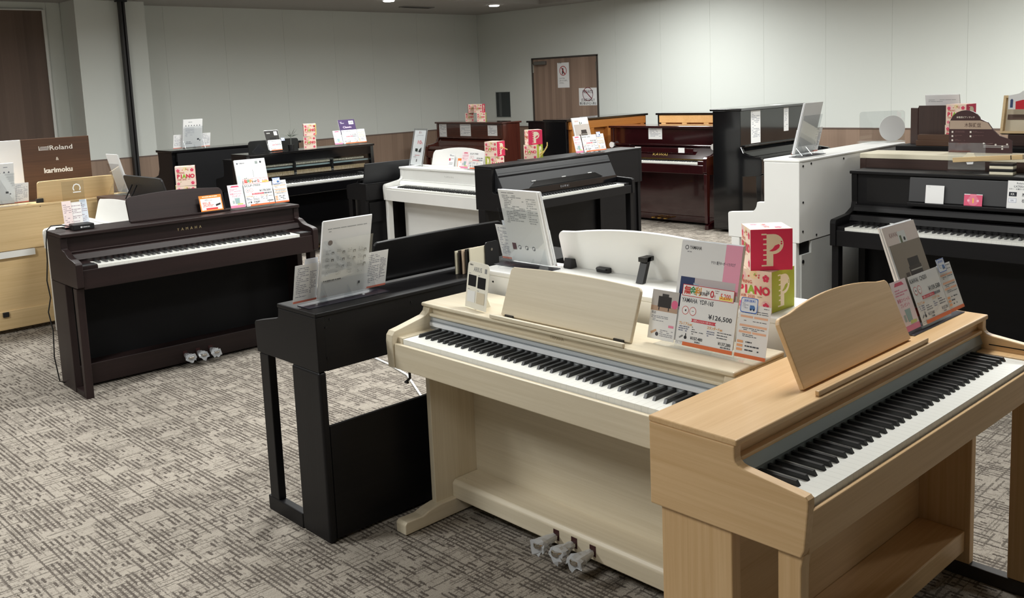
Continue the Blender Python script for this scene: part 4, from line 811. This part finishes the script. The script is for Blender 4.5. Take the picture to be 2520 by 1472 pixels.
# key samples and bracket on the black piano
ks = thing('key_sample_set', 'cream and black key sample boards standing by the black piano rest', 'sample board', at_local(black1, -.105, -.13, .8585), deg(black1)+4)
for k, (c, dx) in enumerate(((CREAM, 0), (plain('sample_black', (26, 24, 24), .4), .012), (plain('sample_beige', (214, 190, 166), .5), .022), (plain('sample_dark', (34, 28, 26), .4), .030), (CREAM, .040))):
    obj('sample_board', MB().box(-.05+dx, .05+dx, .055-k*.011, .061-k*.011, 0, .105-.002*k), c, ks, .001)
br = obj('bracket_plate', MB().prism(rrect(-.115, 0, -.035, .118, .012), .064, .068, 'y'), PLASTIC, ks); obj('screw', MB().cyl((-.07, .0682, .085), .006, .003, 'y', 12), CHROME, br)
# wireless adapter with cord and acrylic sign on the rosewood piano
ad = thing('wireless_adapter', 'small black box with cord on the left end of the rosewood piano', 'adapter', at_local(rose, -.575, -.12, .9035), deg(rose))
obj('case', MB().prism([(-.058, -.05), (.058, -.05), (.052, .05), (-.052, .05)], 0, .032, 'z'), PLASTIC, ad, .004); P = Print(); P.text('YAMAHA', 0, 0, .008, (220, 220, 222), 'c', width=.045); P.done(ad, (.01, -.0506, .012), 'logo'); P = Print(); P.disc(-.024, .004, .005, (220, 220, 222)); P.done(ad, (.01, -.0506, .012), 'emblem')
obj('cord', MB().tube([(-.05, .0, .018), (-.10, .01, .034), (-.155, .015, .036), (-.178, .02, .012), (-.188, .02, -.06), (-.192, .02, -.16), (-.205, .02, -.27), (-.196, .02, -.37), (-.215, .02, -.45), (-.20, .025, -.56), (-.205, .04, -.72), (-.185, .06, -.87), (-.15, .08, -.893), (-.02, .10, -.896)], .0035), PLASTIC, ad)
sg = thing('acrylic_sign', 'clear acrylic sign with pale lettering and small leaflets on the rosewood piano', 'sign', at_local(rose, -.575, -.055, .9035), deg(rose)+2)
obj('base_block', MB().box(-.07, .07, -.005, .06, 0, .010), PLASTIC, sg, .002); a = obj('acrylic_panel', MB().box(-.058, .062, .02, .024, .01, .27), acrylic(), sg)
P = Print(); P.text('Cl', 0, 0, .045, (240, 240, 238), bold=0); q = P.done(sg, (.0, .0195, .255), 'lettering'); q.rotation_euler = (0, R(90), 0)
for k, (u, w, h, c) in enumerate(((-.07, .05, .15, (246, 228, 226)), (-.045, .08, .14, (246, 243, 242)), (.03, .04, .15, (228, 235, 245)))):
    P = Print(); P.lines(.004, .02, w-.004, h-.02, 10, (170, 150, 160), k+3, .35); P.rect(0, 0, w, .016, (240, 196, 190)); card(sg, 'leaflet', w, h, u, -.003+.004*k, .0102, 8, P, mat=ink(c))
oc = thing('orange_card', 'orange-bordered campaign card leaning on the rosewood music rest', 'card', at_local(rose, .195, -.150, .9175), deg(rose))
P = Print(); P.rect(0, 0, .145, .10, (240, 140, 60)); P.rect(.007, .007, .138, .080, (250, 246, 242)); P.lines(.02, .086, .12, .094, 1, (250, 230, 210), 4, .7); P.lines(.03, .062, .115, .074, 2, (120, 122, 130), 5, .4); P.text('特別価格', .018, .042, .014, (226, 70, 60), width=.05); P.lines(.015, .024, .09, .04, 2, (230, 120, 110), 6, .5); P.poly([(.10, .026), (.132, .034), (.132, .046), (.10, .038)], (50, 44, 44)); P.rect(.035, .008, .11, .019, (222, 60, 60)); card(oc, 'sheet', .145, .10, -.0725, 0, 0, 17, P)
def small_card(name, label, P_, x, y, z, w, h, tilt, pr, cat='card', mat=None):
    t = thing(name, label, cat, at_local(P_, x, y, z), deg(P_)); card(t, 'sheet', w, h, -w/2, 0, 0, tilt, pr, mat); return t
# cards on the tall black piano rest
P = Print(); P.lines(.012, .087, .04, .090, 1, (180, 180, 182), 3, .6); small_card('memo_pad', 'blank white square pad on the tall black piano rest', rol, -.20, -.232, .8925, .098, .098, 7, P, 'pad')
P = Print(); P.rect(0, 0, .092, .058, (226, 100, 130)); P.disc(.046, .028, .027, (232, 130, 154)); P.text('1', .046, .016, .024, (250, 206, 80), 'c', bold=.04); P.rect(.017, .022, .028, .033, (250, 190, 204)); P.rect(.064, .022, .075, .033, (250, 190, 204)); P.rect(.03, .052, .062, .062, (236, 140, 160)); small_card('rank_card', 'small pink number 1 card on the tall black piano rest', rol, .0, -.232, .8925, .092, .062, 7, P)
P = Print(); P.text('Roland', .06, .125, .009, (110, 112, 118), 'c', width=.035); P.text('LX705GP', .06, .108, .010, (90, 92, 98), 'c', width=.06); P.text('カラー・お選びいただけます', .06, .096, .006, TXT, 'c', width=.105); P.rect(.008, .062, .045, .084, (44, 46, 54)); P.text('KR', .026, .068, .010, (230, 230, 230), 'c'); P.frame(.008, .030, .045, .052, .001, (120, 130, 170), (240, 242, 248)); P.text('BR', .026, .036, .009, (150, 154, 170), 'c'); P.text('展示', .07, .064, .013, (60, 60, 64)); P.text('在庫', .07, .034, .013, (60, 60, 64)); small_card('colour_card', 'white colour choice card at the right of the tall black piano rest', rol, .225, -.232, .8925, .12, .142, 7, P)
# display on the tall black piano lid
ap = thing('acrylic_sheet', 'small clear acrylic sheet standing on the tall black piano lid', 'acrylic sheet', at_local(rol, -.10, -.06, 1.0505), deg(rol)+4); obj('panel', MB().box(-.095, .095, 0, .003, 0, .16), acrylic(), ap); obj('foot', MB().box(-.095, .095, -.03, .0, 0, .003), acrylic(), ap)
st = thing('sample_stack', 'stack of cream and black sample blocks on the tall black piano', 'sample block', at_local(rol, .10, -.10, 1.0505), deg(rol)+2)
for k, c in enumerate((CREAM, plain('sample_black', (26, 24, 24), .4), CREAM, plain('sample_dark', (34, 28, 26), .4))): obj('block', MB().box(-.058, .058, -.03, .03, k*.0155, k*.0155+.0148), c, st, .002)
ky = thing('key_model', 'light wooden piano key model lying across the sample stack', 'key model', at_local(rol, .0, -.06, 1.115), deg(rol)-2); ky.rotation_euler = (0, R(-4.5), R(deg(rol)-2))
obj('key_stick', MB().box(-.17, .13, -.012, .012, 0, .026), PALE['x'], ky, .002); obj('key_end', MB().box(.134, .19, -.012, .012, 0, .026), PALE['x'], ky, .002); obj('key_joint', MB().box(.130, .134, -.011, .011, .002, .024), METAL, ky); obj('hammer_part', MB().prism([(-.12, .026), (-.05, .026), (-.06, .045), (-.09, .05), (-.10, .038)], -.006, .006, 'y'), CREAM, ky); obj('support', MB().prism([(-.10, 0), (-.06, 0), (-.065, -.014), (-.095, -.014)], -.008, .008, 'y'), PAPER, ky)
# things on the cream-lidded and charcoal pianos
gs = thing('grand_shaped_sign', 'dark brown sign cut like a grand piano outline on the cream lid', 'sign', at_local(ebr, .12, -.20, 1.1325), deg(ebr)+180); gs.scale = (1, 1, .86)
outline = [(-.17, 0), (.17, 0), (.17, .08), (.145, .095), (.10, .115), (.07, .15), (.04, .20), (.0, .222)]+arc(-.08, .195, .085, 30, 150, 8)+[(-.17, .20)]
obj('board', MB().prism(outline, 0, .012, 'y'), plain('sign_brown', (62, 36, 38), .45), gs); P = Print(); P.poly([(-.168, .155), (.065, .155), (.04, .198), (.0, .212), (-.166, .212)], (176, 156, 140)); P.text('木製鍵盤', -.04, .170, .022, (96, 76, 68), 'c', width=.09); P.text('本格派ピアノタッチ', -.08, .228, .010, (220, 210, 200), 'c', width=.10)
for k in range(5): u, v = (-.155+.10*(k//3), .130-.028*(k % 3)); P.rect(u, v, u+.009, v+.012, (226, 220, 214)); P.lines(u+.014, v, u+.075, v+.012, 2, (120, 92, 92), k, .35)
P.rect(.02, .045, .155, .049, (190, 186, 186)); P.rect(.02, .036, .155, .040, (170, 166, 166)); P.poly([(.03, .052), (.07, .06), (.07, .066), (.03, .058)], (110, 90, 90))
for u, v in ((.022, .062), (.085, .055), (.145, .058), (.12, .045), (.12, .028)): P.disc(u, v, .0055, (226, 220, 214), 10)
P.done(gs, (0, -.0005, 0))
obj('stand_foot', MB().box(-.15, .15, .012, .05, 0, .004), plain('sign_brown', (62, 36, 38), .45), gs)
fp = thing('folding_panel', 'dark brown folding sample panel standing on the charcoal piano', 'panel', at_local(ebk, .68, -.11, 1.1405), deg(ebk)+180); obj('leaf', MB().box(0, .19, -.008, .008, 0, .245), DKBR['z'], fp, .002); a = obj('leaf', MB().box(0, .07, -.008, .008, 0, .23), DKBR['z'], fp, .002); a.rotation_euler = (0, 0, R(150)); obj('hinge', MB().cyl((0, 0, 0), .006, .235, 'z', 8), BURG['z'], fp)
bb = thing('wood_block', 'medium brown stepped wooden block on the charcoal piano', 'wood block', at_local(ebk, .535, -.03, 1.1405), deg(ebk)); obj('lower_step', MB().box(-.15, .12, -.025, .025, 0, .035), WALN, bb, .002); obj('upper_step', MB().box(-.12, .11, -.022, .022, .0352, .07), WALN, bb, .002)
tr = thing('wood_tray', 'shallow light wooden tray propped up at the right edge', 'tray', at_local(ebk, .05, -.12, 1.1405), deg(ebk)+180); tr.rotation_euler = (0, 0, R(deg(ebk)+180))
tz = obj('tray_back', MB().box(-.13, .19, .015, .022, 0, .20), plain('tray_inside', (208, 196, 172), .6), tr); tz.location = (0, 0, .085); tz.rotation_euler = (R(-14), 0, 0); fr = obj('tray_frame', MB().box(-.145, -.13, -.02, .022, -.015, .215).box(.19, .205, -.02, .022, -.015, .215).box(-.13, .19, -.02, .022, -.015, 0).box(-.13, .19, -.02, .022, .20, .215), PALE['x'], tz, .001); obj('tray_band', MB().box(-.12, .185, .010, .0148, .075, .105), WALN, tz); obj('tray_foot', MB().box(-.10, .16, -.02, .08, 0, .068), DKBR['x'], tr, .003)
rs = thing('campaign_sign', 'white cloud-shaped sign with red band above the wooden tray', 'sign', at_local(ebk, .04, -.06, 1.36), deg(ebk)+180)
obj('board', MB().prism([(-.10, 0), (.20, 0), (.20, .12)]+arc(.10, .07, .07, 60, 120, 5)+arc(.0, .06, .05, 80, 140, 4)+[(-.10, .08)], 0, .004, 'y'), PAPER, rs); P = Print(); P.poly([(-.06, .0), (.20, .0), (.20, .045), (-.02, .055), (-.06, .045)], (210, 50, 62)); P.text('特', .04, .014, .022, (250, 240, 240)); P.text('価', .08, .014, .022, (250, 240, 240)); P.text('ご 成約', .03, .068, .014, (120, 124, 140)); P.poly([(-.09, .01), (-.075, .01), (-.073, .055), (-.08, .062), (-.088, .055)], (70, 84, 120)); P.done(rs, (0, -.0005, 0))
obj('sign_pole', MB().box(.10, .112, .004, .012, -.2195, .03), PLASTIC, rs)
# clear panel on the tall white piano; made-up disc for a blurred spot
cp = thing('clear_panel', 'clear acrylic panel with a made-up pale disc for a blurred spot on the tall white piano', 'acrylic sign', (5.97, 2.82, 1.1435), -45); obj('panel', MB().prism(rrect(0, .004, .30, .205, .02, corners='tl tr'), 0, .004, 'y'), acrylic(), cp)
obj('foot', MB().box(0, .30, -.02, .06, 0, .0038), acrylic(), cp); obj('blurred_patch', MB().cyl((.215, -.003, .088), .085, .003, 'y', 28), plain('patch_pale', (222, 222, 222), .9), cp)
# sign boards on the pale wood piano
sb = thing('walnut_sign', 'walnut board with white lettering on the pale wood piano', 'sign', at_local(pale, -.21, -.30, .9055), 0); obj('board', MB().box(-.245, .245, 0, .02, 0, .455), WALN, sb, .002)
P = Print(); P.text('Roland', .035, .365, .034, (244, 244, 242), 'c', width=.165); P.text('&', .0, .285, .024, (226, 222, 216), 'c'); P.text('karimoku', .0, .195, .036, (244, 244, 242), 'c', width=.205, bold=.035)
for k in range(4): P.rect(-.125+.004*k, .366+.008*k, -.055, .369+.008*k, (244, 244, 242))
P.rect(-.125, .366, -.121, .398, (244, 244, 242)); P.rect(-.058, .378, -.054, .398, (244, 244, 242)); P.done(sb, (0, -.0006, 0))
wbd = thing('white_board', 'plain white board beside the walnut sign at the left edge', 'sign board', at_local(pale, .24, -.30, .9055), 0); obj('board', MB().box(-.20, .20, 0, .02, 0, .455), PAPER, wbd, .002); obj('edge_strip', MB().box(.1995, .2035, 0, .02, 0, .455), ink((236, 234, 228)), wbd)
# cards and sign on the white middle piano
P = Print(); P.text('最大', .09, .30, .018, (200, 180, 180), 'c'); P.lines(.035, .26, .145, .285, 2, (200, 196, 200), 4, .4); P.text('10', .07, .20, .034, (226, 80, 90), width=.055); P.text('%', .128, .20, .016, (226, 80, 90)); P.poly([(.045, .13), (.085, .125), (.085, .155), (.045, .158)], (60, 66, 60)); P.poly([(.095, .125), (.135, .12), (.140, .17), (.11, .15)], (70, 70, 72)); P.rect(.05, .09, .125, .095, (206, 120, 126)); P.rect(.08, .03, .095, .055, (120, 116, 118)); P.lines(.03, .065, .145, .08, 1, (190, 180, 184), 3, .5)
s10 = thing('frame_sign', 'tall slim framed sign with a red 10 on the white middle piano', 'sign', at_local(white3, -.60, -.16, .8936), deg(white3)); o = card(s10, 'sheet', .175, .33, -.0875, 0, .012, 14, P); a = obj('clear_frame', MB().box(-.015, .19, -.004, -.0025, -.012, .345), acrylic(), o); obj('frame_edge', MB().box(-.015, -.011, -.004, .004, -.012, .345).box(.186, .19, -.004, .004, -.012, .345).box(-.011, .186, -.004, .004, .341, .345), plain('edge_silver', (176, 178, 180), .3, .6), o); obj('prop', MB().box(-.03, .03, .02, .10, 0, .003), acrylic(), s10)
P = Print(); P.lines(.012, .10, .078, .118, 2, (120, 122, 130), 3, .5); P.rect(.01, .062, .03, .084, (196, 60, 90)); P.lines(.036, .064, .075, .082, 2, (130, 132, 140), 4, .5); P.lines(.014, .02, .07, .044, 2, (120, 122, 130), 6, .4); small_card('info_card', 'white card with small red square on the white middle piano rest', white3, -.13, -.117, .8955, .088, .125, 12, P)
P = Print(); P.rect(0, 0, .125, .088, (236, 132, 66)); P.rect(.006, .006, .119, .066, (250, 244, 240)); P.lines(.03, .045, .10, .06, 2, (226, 110, 100), 5, .4); P.poly([(.08, .02), (.11, .03), (.11, .036), (.08, .026)], (50, 44, 44)); P.rect(.03, .008, .09, .016, (222, 60, 60)); small_card('orange_card', 'orange-topped card on the white middle piano rest', white3, .025, -.117, .8955, .125, .088, 12, P)
P = Print(); P.rect(0, 0, .085, .05, (232, 80, 120)); P.text('2', .042, .012, .022, (250, 190, 150), 'c'); P.rect(.012, .018, .022, .03, (250, 170, 180)); P.rect(.062, .018, .072, .03, (250, 170, 180)); small_card('rank_card', 'small pink number 2 card on the white middle piano rest', white3, .15, -.1175, .8955, .085, .05, 12, P)
price_stand('price cards stand partly behind boxes on the white middle piano', white3, .31, -.195, .893, seed=141, flyer='pink', banner=False, sp=False, model='SCLP-7450', blue=False)
# papers taped on uprights
def taped(label, U, x, yf, z0, w, h, pr, top=(60, 62, 70), group=None):
    t = thing('paper_sheet', label, 'paper', at_local(U, x, yf, z0), deg(U)); c = card(t, 'sheet', w, h, -w/2, 0, 0, 0, pr); return t
def pr_doc(w, h, s): P = Print(); P.lines(.015, h*.15, w-.015, h-.02, int(h/.02), (150, 154, 166), s, .35); return P
taped('taped paper at the left on the brown upright front', U1, -.60, -.3515, .875, .175, .19, pr_doc(.175, .19, 3)); taped('taped paper at the middle of the brown upright front', U1, -.08, -.3515, .89, .24, .175, pr_doc(.24, .175, 4)); taped('taped paper with blue top edge on the brown upright front', U1, .51, -.3515, .90, .20, .15, pr_doc(.20, .15, 5))
taped('small white paper on the burgundy upright front', U2, -.10, -.3515, .94, .19, .14, pr_doc(.19, .14, 6)); taped('long white price paper on the glossy black upright', U3, -.42, -.3515, .915, .185, .335, pr_doc(.185, .335, 7)); taped('pale blue paper at the right of the glossy black upright', U3, .20, -.3515, 1.0, .10, .25, pr_doc(.10, .25, 8))
lp = thing('paper_sheet', 'white leaflet lying on the glossy black upright lid', 'paper', at_local(U3, .10, -.30, 1.2843), 10); obj('sheet', MB().box(-.09, .09, -.06, .06, 0, .001), PAPER, lp)
# chair, bench, plant, cable
ch = thing('padded_chair', 'black padded chair back between the brown upright and the door', 'chair', (8.62, 8.25, 0), 135)
obj('seat', MB().box(-.21, .21, -.20, .20, .42, .47), PLASTIC, ch, .015, 3); obj('backrest', MB().prism(rrect(-.20, .50, .20, .80, .04), .19, .22, 'y'), PLASTIC, ch, .008)
for sx in (-1, 1):
    for sy in (-1, 1): obj('leg', MB().tube([(sx*.18, sy*.18, .42), (sx*.19, sy*.19, 0)], .012), METAL, ch)
    obj('back_post', MB().tube([(sx*.15, .18, .44), (sx*.15, .21, .60)], .01), METAL, ch)
bn = thing('piano_bench', 'black piano bench on the carpet behind the slim black piano', 'bench', (6.24, 8.97, 0), 0)
obj('cushion', MB().box(-.28, .28, -.165, .165, .44, .50), PLASTIC, bn, .015, 3); obj('apron', MB().box(-.26, .26, -.15, .15, .38, .4395), BLK['x'], bn)
for sx in (-1, 1):
    for sy in (-1, 1): obj('leg', MB().box(sx*.235-.022, sx*.235+.022, sy*.125-.022, sy*.125+.022, 0, .3795), BLK['z'], bn)
    obj('stretcher', MB().box(sx*.235-.012, sx*.235+.012, -.103, .103, .09, .13), BLK['y'], bn)
pl = thing('leaf_ornament', 'small dark spiky plant on a thin stem on the hammer-window piano', 'plant', at_local(hyb, -.13, -.10, 1.0475), 0)
obj('pot', MB().cyl((0, 0, 0), .028, .05, 'z', 14, r2=.034), PLASTIC, pl); obj('stem', MB().tube([(0, 0, .05), (.003, 0, .14)], .003), plain('stem_grey', (120, 124, 118), .6), pl)
rr = random.Random(4)
for k in range(16):
    a = rr.uniform(0, 6.28); e = rr.uniform(.2, 1.3); d = Vector((math.cos(a)*math.cos(e), math.sin(a)*math.cos(e), math.sin(e))); b = Vector((.003, 0, .13)); s = d.orthogonal().normalized()*.006; tip = b+d*rr.uniform(.07, .11); mid = b+d*.04
    obj('leaf', MB().add([b, mid+s, tip, mid-s, mid+Vector((0, 0, .002))], [(0, 1, 4), (1, 2, 4), (2, 3, 4), (3, 0, 4)]), plain('leaf_dark', (66, 72, 64), .6), pl)
tag(obj('white_cable', MB().tube([(3.32, 4.75, .006), (3.22, 4.60, .006), (3.19, 4.40, .006), (3.13, 4.15, .006), (2.95, 3.80, .006), (2.7, 3.6, .006), (2.5, 3.45, .006)], .006), PAPER), 'white cable lying on the carpet between the pianos', 'cable')
